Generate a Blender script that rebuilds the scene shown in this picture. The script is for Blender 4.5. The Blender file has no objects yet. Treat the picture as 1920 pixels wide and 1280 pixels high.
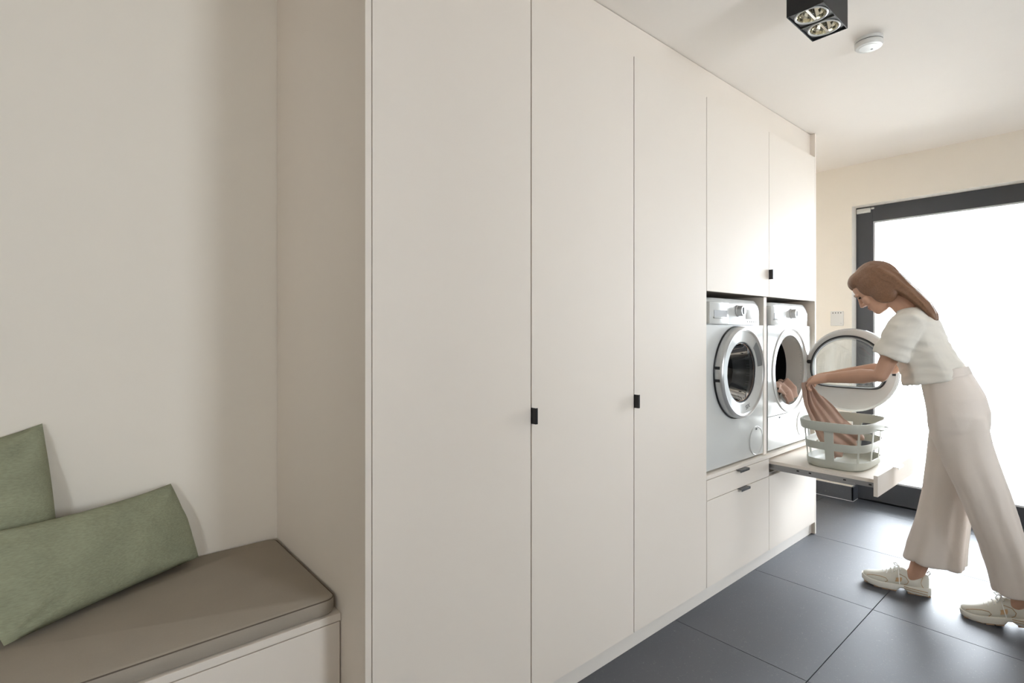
import bpy, bmesh, math, random
from mathutils import Vector, Matrix, noise

random.seed(7)
PI = math.pi
scene = bpy.context.scene
COL = scene.collection

# ------------------------------------------------------------------ camera
CAM_H = 1.276
ANG = math.radians(49.268)              # viewing direction measured from the run of cabinets (+X)
cam_d = bpy.data.cameras.new('camera')
cam = bpy.data.objects.new('camera', cam_d)
COL.objects.link(cam)
cam.location = (0, 0, CAM_H)
cam.rotation_euler = (PI / 2, 0, ANG - PI / 2)
cam_d.sensor_width = 36
cam_d.lens = 36 * 992 / 1920
cam_d.shift_y = -19 / 1920
cam_d.clip_start = 0.02
scene.camera = cam

# ------------------------------------------------------------------ world, daylight, exposure
world = bpy.data.worlds.new('overcast_sky')
scene.world = world
world.use_nodes = True
bg = world.node_tree.nodes['Background']
bg.inputs[0].default_value = (0.875, 0.92, 1.0, 1)
bg.inputs[1].default_value = 23.0
scene.view_settings.view_transform = 'Standard'
scene.view_settings.look = 'None'
scene.view_settings.gamma = 1
scene.view_settings.use_curve_mapping = False
scene.view_settings.exposure = 0.31
scene.cycles.max_bounces = 10
scene.cycles.diffuse_bounces = 7
scene.cycles.glossy_bounces = 4
scene.cycles.transparent_max_bounces = 12
scene.cycles.sample_clamp_indirect = 8


def portal(loc, rot, sx, sy):
    l = bpy.data.lights.new('sky_portal', 'AREA')
    l.shape = 'RECTANGLE'; l.size = sx; l.size_y = sy
    l.cycles.is_portal = True
    o = bpy.data.objects.new('sky_portal', l)
    COL.objects.link(o); o.location = loc; o.rotation_euler = rot


# main dimensions (metres); X runs along the cabinets to the glass door, Y towards the cabinets
D = 1.28                                # cabinet fronts
YB = 2.0                                # wall behind cabinets and bench
XE = 4.535                              # wall with the glass door
XW = -2.6
YR = -1.7
CEIL = 2.525
DOOR_Y0, DOOR_Y1, DOOR_Z1 = 0.262, 1.348, 2.215
FILL_WINDOWS = [(-2.45, -1.75, 1.05, 2.05), (1.25, 1.95, 1.05, 2.05), (3.60, 4.30, 0.90, 1.55)]    # three added windows for fill light opposite the cabinets: x0, x1, z0, z1
portal((4.70, (DOOR_Y0 + DOOR_Y1) / 2, 1.12), (0, PI / 2, 0), 2.1, 1.05)
for a_, b_, c_, d_ in FILL_WINDOWS: portal(((a_ + b_) / 2, YR - 0.17, (c_ + d_) / 2), (PI / 2, 0, 0), b_ - a_, d_ - c_)

# ------------------------------------------------------------------ materials


def srgb(h):
    if isinstance(h, str):
        h = tuple(int(h[i:i + 2], 16) for i in (0, 2, 4))
    return tuple((c / 255 / 12.92 if c / 255 <= 0.04045 else ((c / 255 + 0.055) / 1.055) ** 2.4) for c in h)


def mat(name, col, rough=0.5, spec=0.5, metal=0.0, var=0.04, scale=6.0, bump=0.0, bscale=200.0, coat=0.0,
        stretch=None, sheen=0.0, detail=3):
    m = bpy.data.materials.new(name); m.use_nodes = True
    nt = m.node_tree; b = nt.nodes['Principled BSDF']
    c = srgb(col)
    tc = nt.nodes.new('ShaderNodeTexCoord')
    mp = nt.nodes.new('ShaderNodeMapping')
    nt.links.new(tc.outputs['Object'], mp.inputs['Vector'])
    if stretch: mp.inputs['Scale'].default_value = stretch
    n = nt.nodes.new('ShaderNodeTexNoise'); n.inputs['Scale'].default_value = scale; n.inputs['Detail'].default_value = detail
    nt.links.new(mp.outputs[0], n.inputs['Vector'])
    mx = nt.nodes.new('ShaderNodeMix'); mx.data_type = 'RGBA'
    mx.inputs[6].default_value = tuple(max(0, x * (1 - var)) for x in c) + (1,)
    mx.inputs[7].default_value = tuple(min(1, x * (1 + var)) for x in c) + (1,)
    nt.links.new(n.outputs['Fac'], mx.inputs[0])
    nt.links.new(mx.outputs[2], b.inputs['Base Color'])
    b.inputs['Roughness'].default_value = rough
    b.inputs['Specular IOR Level'].default_value = spec
    b.inputs['Metallic'].default_value = metal
    if coat: b.inputs['Coat Weight'].default_value = coat; b.inputs['Coat Roughness'].default_value = 0.08
    if sheen: b.inputs['Sheen Weight'].default_value = sheen
    if bump:
        n2 = nt.nodes.new('ShaderNodeTexNoise'); n2.inputs['Scale'].default_value = bscale; n2.inputs['Detail'].default_value = 2
        nt.links.new(mp.outputs[0], n2.inputs['Vector'])
        bp = nt.nodes.new('ShaderNodeBump'); bp.inputs['Strength'].default_value = bump; bp.inputs['Distance'].default_value = 0.002
        nt.links.new(n2.outputs['Fac'], bp.inputs['Height'])
        nt.links.new(bp.outputs[0], b.inputs['Normal'])
    return m


def glass_mat(name, tint=(1, 1, 1), refl=1.0):
    m = bpy.data.materials.new(name); m.use_nodes = True
    nt = m.node_tree; nt.nodes.clear()
    o = nt.nodes.new('ShaderNodeOutputMaterial')
    t = nt.nodes.new('ShaderNodeBsdfTransparent'); t.inputs[0].default_value = tint + (1,)
    g = nt.nodes.new('ShaderNodeBsdfGlossy'); g.inputs['Roughness'].default_value = 0.02
    fr = nt.nodes.new('ShaderNodeFresnel'); fr.inputs[0].default_value = 1.5
    mu = nt.nodes.new('ShaderNodeMath'); mu.operation = 'MULTIPLY'; mu.inputs[1].default_value = refl
    nt.links.new(fr.outputs[0], mu.inputs[0])
    x = nt.nodes.new('ShaderNodeMixShader')
    nt.links.new(mu.outputs[0], x.inputs[0]); nt.links.new(t.outputs[0], x.inputs[1]); nt.links.new(g.outputs[0], x.inputs[2])
    nt.links.new(x.outputs[0], o.inputs[0])
    return m


def stone_mat(name, col):
    """dark honed stone-look tile: cloudy grey, pale flecks, soft gloss"""
    m = bpy.data.materials.new(name); m.use_nodes = True
    nt = m.node_tree; b = nt.nodes['Principled BSDF']
    geo = nt.nodes.new('ShaderNodeNewGeometry')
    n = nt.nodes.new('ShaderNodeTexNoise'); n.inputs['Scale'].default_value = 3.5; n.inputs['Detail'].default_value = 6
    nt.links.new(geo.outputs['Position'], n.inputs['Vector'])
    c = srgb(col)
    mx = nt.nodes.new('ShaderNodeMix'); mx.data_type = 'RGBA'
    mx.inputs[6].default_value = tuple(x * 0.72 for x in c) + (1,); mx.inputs[7].default_value = tuple(x * 1.3 for x in c) + (1,)
    nt.links.new(n.outputs['Fac'], mx.inputs[0])
    v = nt.nodes.new('ShaderNodeTexNoise'); v.inputs['Scale'].default_value = 130; v.inputs['Detail'].default_value = 5; v.inputs['Distortion'].default_value = 1.5
    nt.links.new(geo.outputs['Position'], v.inputs['Vector'])
    cr = nt.nodes.new('ShaderNodeValToRGB')
    cr.color_ramp.elements[0].position = 0.64; cr.color_ramp.elements[0].color = (0, 0, 0, 1)
    cr.color_ramp.elements[1].position = 0.74; cr.color_ramp.elements[1].color = (1, 1, 1, 1)
    nt.links.new(v.outputs['Fac'], cr.inputs[0])
    mu = nt.nodes.new('ShaderNodeMath'); mu.operation = 'MULTIPLY'; mu.inputs[1].default_value = 0.3
    nt.links.new(cr.outputs[0], mu.inputs[0])
    m2 = nt.nodes.new('ShaderNodeMix'); m2.data_type = 'RGBA'
    m2.inputs[7].default_value = srgb('b5b2aa') + (1,)
    nt.links.new(mu.outputs[0], m2.inputs[0]); nt.links.new(mx.outputs[2], m2.inputs[6])
    nt.links.new(m2.outputs[2], b.inputs['Base Color'])
    b.inputs['Roughness'].default_value = 0.57
    b.inputs['IOR'].default_value = 1.65
    b.inputs['Specular IOR Level'].default_value = 0.95
    bp = nt.nodes.new('ShaderNodeBump'); bp.inputs['Strength'].default_value = 0.12; bp.inputs['Distance'].default_value = 0.002
    nt.links.new(v.outputs['Fac'], bp.inputs['Height']); nt.links.new(bp.outputs[0], b.inputs['Normal'])
    return m


def weave_mat(name, col, scale=420.0, var=0.12, bump=0.35):
    """woven cloth: fine crossed threads plus soft mottling"""
    m = bpy.data.materials.new(name); m.use_nodes = True
    nt = m.node_tree; b = nt.nodes['Principled BSDF']; c = srgb(col)
    tc = nt.nodes.new('ShaderNodeTexCoord')
    mp = nt.nodes.new('ShaderNodeMapping'); mp.inputs['Scale'].default_value = (0.35, 1.0, 1.6)
    nt.links.new(tc.outputs['Object'], mp.inputs['Vector'])
    n = nt.nodes.new('ShaderNodeTexNoise'); n.inputs['Scale'].default_value = scale; n.inputs['Detail'].default_value = 2
    nt.links.new(mp.outputs[0], n.inputs['Vector'])
    n1 = nt.nodes.new('ShaderNodeTexNoise'); n1.inputs['Scale'].default_value = 9
    nt.links.new(tc.outputs['Object'], n1.inputs['Vector'])
    ad = nt.nodes.new('ShaderNodeMath'); ad.operation = 'ADD'
    nt.links.new(n.outputs['Fac'], ad.inputs[0]); nt.links.new(n1.outputs['Fac'], ad.inputs[1])
    hf = nt.nodes.new('ShaderNodeMath'); hf.operation = 'MULTIPLY'; hf.inputs[1].default_value = 0.5
    nt.links.new(ad.outputs[0], hf.inputs[0])
    mx = nt.nodes.new('ShaderNodeMix'); mx.data_type = 'RGBA'
    mx.inputs[6].default_value = tuple(x * (1 - var * 2) for x in c) + (1,); mx.inputs[7].default_value = tuple(x * (1 + var * 2) for x in c) + (1,)
    nt.links.new(hf.outputs[0], mx.inputs[0]); nt.links.new(mx.outputs[2], b.inputs['Base Color'])
    b.inputs['Roughness'].default_value = 0.9; b.inputs['Specular IOR Level'].default_value = 0.15
    bp = nt.nodes.new('ShaderNodeBump'); bp.inputs['Strength'].default_value = bump; bp.inputs['Distance'].default_value = 0.0015
    nt.links.new(n.outputs['Fac'], bp.inputs['Height']); nt.links.new(bp.outputs[0], b.inputs['Normal'])
    return m


M = dict(
    wall=mat('cream_plaster', 'efe8dd', 0.85, 0.2, var=0.015, bump=0.05, bscale=90),
    ceil=mat('ceiling_paint', 'f0e9e1', 0.9, 0.2, var=0.01),
    cab=mat('white_laminate', 'e8dfd4', 0.6, 0.25, var=0.01, bump=0.02, bscale=500),
    carc=mat('grey_carcass_seam_shade', '9d958b', 0.5, 0.4, var=0.01),  # board greyed darker: shade of the door gaps put into its colour
    plinth=mat('plinth_laminate', 'e2dcd4', 0.4, 0.4, var=0.01),
    tile=stone_mat('dark_stone_tile', '2f333c'),
    grout=mat('dark_grout', '3a3a3b', 0.9, 0.2, var=0.1, scale=60),
    frame=mat('anthracite_aluminium', '3f4146', 0.42, 0.5, var=0.03),
    gasket=mat('pale_glazing_bead', 'd9dadb', 0.35, 0.5, var=0.01),
    black=mat('black_metal', '17171a', 0.32, 0.5, var=0.05),
    blackmatte=mat('black_powder_coat', '1d1d1f', 0.55, 0.4, var=0.05),
    greymetal=mat('dark_grey_metal', '55554f', 0.5, 0.5, var=0.04),
    white=mat('white_enamel', 'cfd0cd', 0.2, 0.45, var=0.006),
    whiteplastic=mat('white_plastic', 'd9d8d4', 0.3, 0.5, var=0.01),
    silver=mat('silver_plastic', 'c7c7c6', 0.28, 0.5, metal=0.55, var=0.02),
    chrome=mat('chrome', 'd4d4d4', 0.08, 0.5, metal=1.0, var=0.01),
    steel=mat('brushed_steel', '9a9b9d', 0.3, 0.5, metal=1.0, var=0.06, stretch=(1, 1, 30)),
    drum=mat('dark_drum_steel', '3b3b40', 0.35, 0.5, metal=0.6, var=0.2, scale=120),
    darkgrey=mat('dark_rubber', '3a3b3d', 0.6, 0.3, var=0.05),
    midgrey=mat('grey_rubber', '8b8b8a', 0.5, 0.4, var=0.04),
    lightgrey=mat('light_grey_plastic', 'c9c7c3', 0.32, 0.5, var=0.02),
    basket=mat('sage_grey_plastic', 'bcbeb4', 0.45, 0.4, var=0.015),
    green=weave_mat('green_woven_cotton', '959880', 210, 0.26, 0.6),
    taupe=weave_mat('taupe_canvas', 'a0978b', 700, 0.05, 0.15),
    seam=mat('taupe_thread', '6a5f55', 0.9, 0.2),
    skin=mat('skin', 'c39a82', 0.5, 0.4, var=0.06, scale=14),
    lips=mat('lip', 'a8675c', 0.45, 0.4),
    eye=mat('eye_dark', '2a2019', 0.2, 0.6),
    hair=mat('brown_hair', '7d5b43', 0.42, 0.5, var=0.4, scale=60, stretch=(14, 2.2, 2.2), bump=0.5, bscale=70),
    shirt=mat('cream_knit', 'e0dbd1', 0.9, 0.2, var=0.04, scale=9, bump=0.15, bscale=500),
    pants=mat('oatmeal_linen', 'e2d8cf', 0.9, 0.2, var=0.05, scale=9, bump=0.2, bscale=450),
    shoe=mat('off_white_leather', 'd9d6cb', 0.6, 0.35, var=0.05, scale=30),
    shoe2=mat('beige_trim', 'b89c7c', 0.6, 0.3, var=0.05),
    tan=mat('tan_patch', 'd2b08a', 0.6, 0.3, var=0.05),
    sole=mat('cream_foam', 'dedbd2', 0.65, 0.3, var=0.03),
    outsole=mat('gum_rubber', 'a98d73', 0.7, 0.3, var=0.06),
    lace=mat('white_lace', 'f1f0ec', 0.8, 0.2),
    pink=mat('dusty_pink_cotton', 'b79a8b', 0.95, 0.15, var=0.08, scale=22, bump=0.3, bscale=300),
    glass=glass_mat('clear_glass', (0.97, 0.985, 0.98)),
    bowl=glass_mat('clear_bowl_glass', (0.93, 0.94, 0.95), 2.2),
    smoke=glass_mat('smoked_glass', (0.42, 0.43, 0.44), 1.2),
    terrace=mat('pale_paving', 'd6d4cf', 0.8, 0.2, var=0.05),
    dark=mat('dark_gap', '2a2826', 0.8, 0.2),
    knobface=mat('dark_grey_gloss', '6a6b6c', 0.25, 0.5),
    bulb=glass_mat('lamp_glass', (0.95, 0.93, 0.85), 1.2),
    reflector=mat('faceted_reflector', 'd8d4c4', 0.12, 0.5, metal=1.0, var=0.1, scale=40),
    offwhite=mat('off_white_metal', 'e9e7e2', 0.4, 0.4, var=0.01),
)

# ------------------------------------------------------------------ geometry helpers


def vec(*a): return Vector(a)


def add_box(bm, x0, x1, y0, y1, z0, z1, bevel=0.0, seg=2):
    r = bmesh.ops.create_cube(bm, size=1.0)
    vs = r['verts']
    for v in vs:
        v.co = Vector(((x0 + x1) / 2 + v.co.x * (x1 - x0), (y0 + y1) / 2 + v.co.y * (y1 - y0), (z0 + z1) / 2 + v.co.z * (z1 - z0)))
    if bevel:
        es = list({e for v in vs for e in v.link_edges})
        bmesh.ops.bevel(bm, geom=es, offset=bevel, segments=seg, profile=0.5, affect='EDGES')
    return bm


def box(x0, x1, y0, y1, z0, z1, bevel=0.0, seg=2):
    return add_box(bmesh.new(), x0, x1, y0, y1, z0, z1, bevel, seg)


def add_loft(bm, rings, caps=True, cyclic=False):
    vr = [[bm.verts.new(p) for p in r] for r in rings]
    n = len(vr[0])
    pairs = list(zip(vr, vr[1:])) + ([(vr[-1], vr[0])] if cyclic else [])
    for a, b in pairs:
        for i in range(n):
            j = (i + 1) % n
            try: bm.faces.new((a[i], a[j], b[j], b[i]))
            except ValueError: pass
    if caps and not cyclic:
        for r, flip in ((vr[0], True), (vr[-1], False)):
            c = bm.verts.new(sum((v.co for v in r), Vector()) / n)
            for i in range(n):
                j = (i + 1) % n
                bm.faces.new((r[j], r[i], c) if flip else (r[i], r[j], c))
    return bm


def sring(c, u, v, n=24, e=2.0, mod=None):
    """superellipse ring round c spanned by u, v"""
    out = []
    for i in range(n):
        a = 2 * PI * i / n
        ca, sa = math.cos(a), math.sin(a)
        k = 1.0 if mod is None else mod(a)
        out.append(Vector(c) + Vector(u) * (math.copysign(abs(ca) ** (2 / e), ca) * k) + Vector(v) * (math.copysign(abs(sa) ** (2 / e), sa) * k))
    return out


def frame_of(d):
    d = Vector(d).normalized()
    up = Vector((0, 0, 1)) if abs(d.z) < 0.95 else Vector((0, 1, 0))
    u = d.cross(up).normalized(); v = u.cross(d).normalized()
    return u, v


def add_tube(bm, pts, radii, n=10, caps=True, flat=1.0):
    pts = [Vector(p) for p in pts]
    if not isinstance(radii, (list, tuple)): radii = [radii] * len(pts)
    rings = []; u = None
    for i, p in enumerate(pts):
        d = (pts[min(i + 1, len(pts) - 1)] - pts[max(i - 1, 0)]).normalized()
        if u is None: u, v = frame_of(d)
        else:
            u = (u - d * u.dot(d)).normalized(); v = u.cross(d).normalized()
        rings.append(sring(p, u * radii[i], v * radii[i] * flat, n))
    return add_loft(bm, rings, caps)


def add_capsules(bm, pts, radii, n=14):
    """tapered limb with rounded ends and joints"""
    add_tube(bm, pts, radii, n)
    for p, r in zip(pts, radii): add_ball(bm, p, (r, r, r), 12, 8)
    return bm


def add_ball(bm, c, r, nu=16, nv=10, m3=None):
    rings = []
    for j in range(1, nv):
        t = PI * j / nv
        ring = []
        for i in range(nu):
            a = 2 * PI * i / nu
            p = Vector((r[0] * math.sin(t) * math.cos(a), r[1] * math.sin(t) * math.sin(a), -r[2] * math.cos(t)))
            if m3 is not None: p = m3 @ p
            ring.append(Vector(c) + p)
        rings.append(ring)
    vr = [[bm.verts.new(p) for p in q] for q in rings]
    for a, b in zip(vr, vr[1:]):
        for i in range(nu):
            j = (i + 1) % nu
            bm.faces.new((a[i], a[j], b[j], b[i]))
    bt = Vector((0, 0, -r[2])); tp = Vector((0, 0, r[2]))
    if m3 is not None: bt = m3 @ bt; tp = m3 @ tp
    vb = bm.verts.new(Vector(c) + bt); vt = bm.verts.new(Vector(c) + tp)
    for i in range(nu):
        j = (i + 1) % nu
        bm.faces.new((vr[0][j], vr[0][i], vb)); bm.faces.new((vr[-1][i], vr[-1][j], vt))
    return bm


AX = {'x': (Vector((0, 1, 0)), Vector((0, 0, 1)), Vector((1, 0, 0))),
      'y': (Vector((1, 0, 0)), Vector((0, 0, 1)), Vector((0, 1, 0))),
      'z': (Vector((1, 0, 0)), Vector((0, 1, 0)), Vector((0, 0, 1)))}


def add_lathe(bm, c, axis, prof, n=48, cyclic=False, caps=False):
    """prof: list of (radius, offset along axis)"""
    u, v, w = AX[axis]
    rings = [sring(Vector(c) + w * h, u * max(r, 1e-4), v * max(r, 1e-4), n) for r, h in prof]
    return add_loft(bm, rings, caps, cyclic)


def world_loc(o):
    p = Vector((0, 0, 0))
    while o is not None: p += o.location; o = o.parent
    return p


def obj(name, bm, m, parent=None, smooth=False, loc=None):
    """link a mesh built in world coordinates as ONE object; origin at its parent's origin (or at loc)"""
    if isinstance(bm, bpy.types.Mesh): me = bm; me.name = name
    else:
        bmesh.ops.recalc_face_normals(bm, faces=bm.faces[:])
        me = bpy.data.meshes.new(name); bm.to_mesh(me); bm.free()
    o = bpy.data.objects.new(name, me); COL.objects.link(o)
    base = world_loc(parent) if parent else Vector((0, 0, 0))
    if loc is not None:
        o.location = Vector(loc) - base; off = Vector(loc)
    else: off = base
    me.transform(Matrix.Translation(-off))
    if parent: o.parent = parent
    if smooth:
        for p in me.polygons: p.use_smooth = True
        try: me.set_sharp_from_angle(angle=math.radians(smooth if smooth is not True else 38))
        except Exception: pass
    me.materials.clear(); me.materials.append(M[m] if isinstance(m, str) else m)
    return o


def tag(o, label, cat, group=None):
    o['label'] = label; o['category'] = cat
    if group: o['group'] = group
    return o


def thing(name, label, cat, loc, group=None):
    o = bpy.data.objects.new(name, None); COL.objects.link(o)
    o.location = loc; o.empty_display_size = 0.1
    return tag(o, label, cat, group)


def struct(name, bm, m, parent=None, **k):
    o = obj(name, bm, m, parent, **k)
    if parent is None: o['kind'] = 'structure'
    return o


def evaluated(bm, mods):
    """apply modifiers to a bmesh and give the resulting mesh"""
    me = bpy.data.meshes.new('tmp'); bmesh.ops.recalc_face_normals(bm, faces=bm.faces[:]); bm.to_mesh(me); bm.free()
    o = bpy.data.objects.new('tmp', me); COL.objects.link(o)
    for t, kw in mods:
        md = o.modifiers.new(t, t)
        for k, v in kw.items(): setattr(md, k, v)
    dg = bpy.context.evaluated_depsgraph_get()
    out = bpy.data.meshes.new_from_object(o.evaluated_get(dg))
    bpy.data.objects.remove(o); bpy.data.meshes.remove(me)
    return out


def union(bm, voxel, smooth=4, factor=0.5):
    return evaluated(bm, [('REMESH', dict(mode='VOXEL', voxel_size=voxel, use_smooth_shade=True)),
                          ('SMOOTH', dict(factor=factor, iterations=smooth))])


def wrinkle(me, amp, scale, amp2=0.0, scale2=1.0, axis=None):
    """push vertices along their normals with smooth noise: cloth creases"""
    nr = [v.normal.copy() for v in me.vertices]
    for v, n in zip(me.vertices, nr):
        p = v.co * 1.0
        if axis: p = Vector((p.x * axis[0], p.y * axis[1], p.z * axis[2]))
        d = noise.noise(p * scale) * amp
        if amp2: d += (0.5 - abs(noise.noise(p * scale2 + Vector((7, 3, 1))))) * amp2
        v.co += n * d
    me.update()
    return me


def plate_hole(bm, x0, x1, z0, z1, cx, cz, r, y0, y1, n=64):
    """rectangular plate (facing -Y, thickness y0..y1) with a round hole"""
    def outer(a):
        c, s = math.cos(a), math.sin(a)
        tx = ((x1 if c > 0 else x0) - cx) / c if abs(c) > 1e-9 else 1e9
        tz = ((z1 if s > 0 else z0) - cz) / s if abs(s) > 1e-9 else 1e9
        t = min(tx, tz)
        return cx + c * t, cz + s * t
    ang = sorted(set([2 * PI * i / n for i in range(n)] + [math.atan2(z - cz, x - cx) % (2 * PI) for x in (x0, x1) for z in (z0, z1)]))
    O = [outer(a) for a in ang]; C = [(cx + r * math.cos(a), cz + r * math.sin(a)) for a in ang]
    rings = [[Vector((p[0], y, p[1])) for p in L] for L, y in ((O, y1), (O, y0), (C, y0), (C, y1))]
    return add_loft(bm, rings, False, True)


# ------------------------------------------------------------------ room shell
def slab(name, *boxes, m='wall'):
    bm = bmesh.new()
    for b in boxes: add_box(bm, *b)
    return struct(name, bm, m)


fl = struct('floor', box(XW, XE + 0.1, YR, YB, -0.06, -0.0035), 'grout')
TS = 0.7625
ix0 = 2.075
xs = [ix0 + TS * k for k in range(-7, 5)]
ys = [0.76 + TS * k for k in range(-4, 3)]
tile_cache = {}
for xa in xs:
    for ya in ys:
        a0, a1 = max(xa + 0.0014, XW), min(xa + TS - 0.0014, XE + 0.098)
        b0, b1 = max(ya + 0.0014, YR), min(ya + TS - 0.0014, YB)
        if a1 - a0 < 0.03 or b1 - b0 < 0.03: continue
        key = (round(a1 - a0, 3), round(b1 - b0, 3))
        ctr = Vector(((a0 + a1) / 2, (b0 + b1) / 2, 0))
        if key not in tile_cache:
            t = obj('tile', box(a0, a1, b0, b1, -0.02, 0, 0.0008, 1), 'tile', fl, loc=ctr)
            tile_cache[key] = t
        else:
            t = tile_cache[key].copy(); COL.objects.link(t); t.location = ctr; t.parent = fl

slab('ceiling', (XW - 0.2, XE + 0.3, YR - 0.25, YB + 0.2, CEIL, CEIL + 0.2), m='ceil')
slab('wall_left', (XW, XE + 0.3, YB, YB + 0.2, 0, CEIL))
slab('wall_niche', (XW, -0.9, D, YB, 0, CEIL))
slab('wall_behind', (XW - 0.2, XW, YR - 0.2, YB, 0, CEIL))
wr, xp = [], XW
for a_, b_, c_, d_ in FILL_WINDOWS:
    wr += [(xp, a_, YR - 0.2, YR, 0, CEIL), (a_, b_, YR - 0.2, YR, 0, c_), (a_, b_, YR - 0.2, YR, d_, CEIL)]; xp = b_
slab('wall_right', *wr, (xp, XE + 0.3, YR - 0.2, YR, 0, CEIL))
slab('wall_back', (XE, XE + 0.3, DOOR_Y1, YB, 0, CEIL), (XE, XE + 0.3, YR, DOOR_Y0, 0, CEIL),
     (XE, XE + 0.3, DOOR_Y0, DOOR_Y1, DOOR_Z1, CEIL))
slab('ground_terrace', (XE + 0.3, XE + 9, -6, 7, -0.1, -0.03), m='terrace')

# windows added opposite the cabinets, out of view, to fill the room with daylight
for k_, (a_, b_, c_, d_) in enumerate(FILL_WINDOWS):
    w = struct('fill_window_%d' % (k_ + 1), box(a_, b_, YR - 0.15, YR - 0.09, c_, c_ + 0.06), 'frame')
    obj('frame_top', box(a_, b_, YR - 0.15, YR - 0.09, d_ - 0.06, d_), 'frame', w)
    for xx in (a_, b_ - 0.06): obj('frame_side', box(xx, xx + 0.06, YR - 0.15, YR - 0.09, c_ + 0.06, d_ - 0.06), 'frame', w)
    obj('pane', box(a_ + 0.06, b_ - 0.06, YR - 0.123, YR - 0.117, c_ + 0.06, d_ - 0.06), 'glass', w)

# glass door: anthracite frame, beads, pane, threshold
FX0, FX1 = 4.633, 4.70
GY0, GY1, GZ0, GZ1 = DOOR_Y0 + 0.108, 1.240, 0.158, 2.100
d = struct('door_1', box(FX0, FX1, GY1, DOOR_Y1, 0, DOOR_Z1, 0.002), 'frame')
obj('frame_top', box(FX0, FX1, GY0, GY1, GZ1, DOOR_Z1, 0.002), 'frame', d)
obj('frame_side', box(FX0, FX1, DOOR_Y0, GY0, 0, DOOR_Z1, 0.002), 'frame', d)
obj('bottom_rail', box(FX0, FX1, GY0, GY1, 0, GZ0, 0.002), 'frame', d)
bm = bmesh.new()
for y0, y1, z0, z1 in ((GY0, GY1, GZ0, GZ0 + 0.012), (GY0, GY1, GZ1 - 0.012, GZ1), (GY1 - 0.012, GY1, GZ0 + 0.012, GZ1 - 0.012), (GY0, GY0 + 0.012, GZ0 + 0.012, GZ1 - 0.012)):
    add_box(bm, FX0 + 0.012, FX1 - 0.012, y0, y1, z0, z1)
obj('glazing_bead', bm, 'gasket', d)
obj('pane', box(4.660, 4.672, GY0 + 0.012, GY1 - 0.012, GZ0 + 0.012, GZ1 - 0.012), 'glass', d)
th = struct('trim_1', box(XE + 0.1, FX0, DOOR_Y0, DOOR_Y1, -0.01, 0.012, 0.002), 'frame')

# stone skirting by the door, in pieces with a pale joint under it
bb = struct('baseboard_back', box(XE - 0.012, XE, DOOR_Y1 - 0.012, YB, 0.004, 0.106, 0.001), 'tile')
obj('tile', box(XE - 0.012, FX0, DOOR_Y1 - 0.012, DOOR_Y1 - 0.0005, 0.004, 0.106, 0.001), 'tile', bb)
bm = bmesh.new()
add_box(bm, XE - 0.0125, XE, DOOR_Y1 - 0.0125, YB, 0.0, 0.004); add_box(bm, XE, FX0, DOOR_Y1 - 0.0125, DOOR_Y1, 0.0, 0.004)
obj('joint', bm, 'gasket', bb)
bb2 = struct('baseboard_door', box(XE - 0.012, XE, YR + 0.012, DOOR_Y0, 0.002, 0.106, 0.001), 'tile')
bb3 = struct('baseboard_right', box(XW, XE - 0.012, YR, YR + 0.012, 0.002, 0.106, 0.001), 'tile')

# ------------------------------------------------------------------ cabinets
Z_P = 0.075            # top of plinth
Z_T = 2.373            # top of doors
Y_C = D + 0.0225       # carcass front
G = 0.002             # half of a door gap


def handle(parent, kind, x, z, y=D):
    """edge pull: a flat tab out of the door edge with a folded lip; own mesh under the door"""
    bm = bmesh.new()
    if kind == 'v':
        add_box(bm, x + 0.000, x + 0.0022, y - 0.021, y + 0.002, z - 0.0265, z + 0.0265, 0.0006, 1)
        add_box(bm, x + 0.0022, x + 0.010, y - 0.021, y - 0.0188, z - 0.0265, z + 0.0265, 0.0006, 1)
    else:
        add_box(bm, x - 0.048, x + 0.048, y - 0.022, y + 0.004, z - 0.0005, z + 0.0020, 0.0006, 1)
        add_box(bm, x - 0.048, x + 0.048, y - 0.022, y - 0.0198, z - 0.010, z - 0.0005, 0.0006, 1)
    return bm


CX = [0.621, 1.186, 1.744, 2.303, 2.965, 3.620]
tall_labels = ['tall white cabinet beside the bench niche with no visible handle',
               'tall white cabinet whose door has a black pull, middle of the three tall ones',
               'tall white cabinet with black edge pull, next to the washing machine']
for i in range(3):
    x0, x1 = CX[i], CX[i + 1]
    t = thing('tall_cabinet', tall_labels[i], 'cabinet', ((x0 + x1) / 2, 1.64, 0), 'tall cabinets in the wall unit')
    bm = bmesh.new()
    add_box(bm, x0 + 0.0005, x0 + 0.018, Y_C, YB - 0.005, Z_P, Z_T); add_box(bm, x1 - 0.018, x1 - 0.0005, Y_C, YB - 0.005, Z_P, Z_T)
    add_box(bm, x0 + 0.018, x1 - 0.018, Y_C, YB - 0.005, Z_P, Z_P + 0.018); add_box(bm, x0 + 0.018, x1 - 0.018, Y_C, YB - 0.005, Z_T - 0.018, Z_T)
    add_box(bm, x0 + 0.018, x1 - 0.018, YB - 0.013, YB - 0.005, Z_P + 0.018, Z_T - 0.018)
    for q in range(4): add_box(bm, x0 + 0.018, x1 - 0.018, Y_C + 0.01, YB - 0.013, 0.5 + q * 0.42, 0.518 + q * 0.42)
    obj('body', bm, 'carc', t)
    dr = obj('door', box(x0 + G, x1 - G, D, D + 0.018, Z_P, Z_T - 0.001, 0.0008, 1), 'cab', t)
    if i: obj('handle', handle(None, 'v', x0 + 0.0005, 0.998), 'black', dr)['label'] = 'black metal edge pull'

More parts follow.
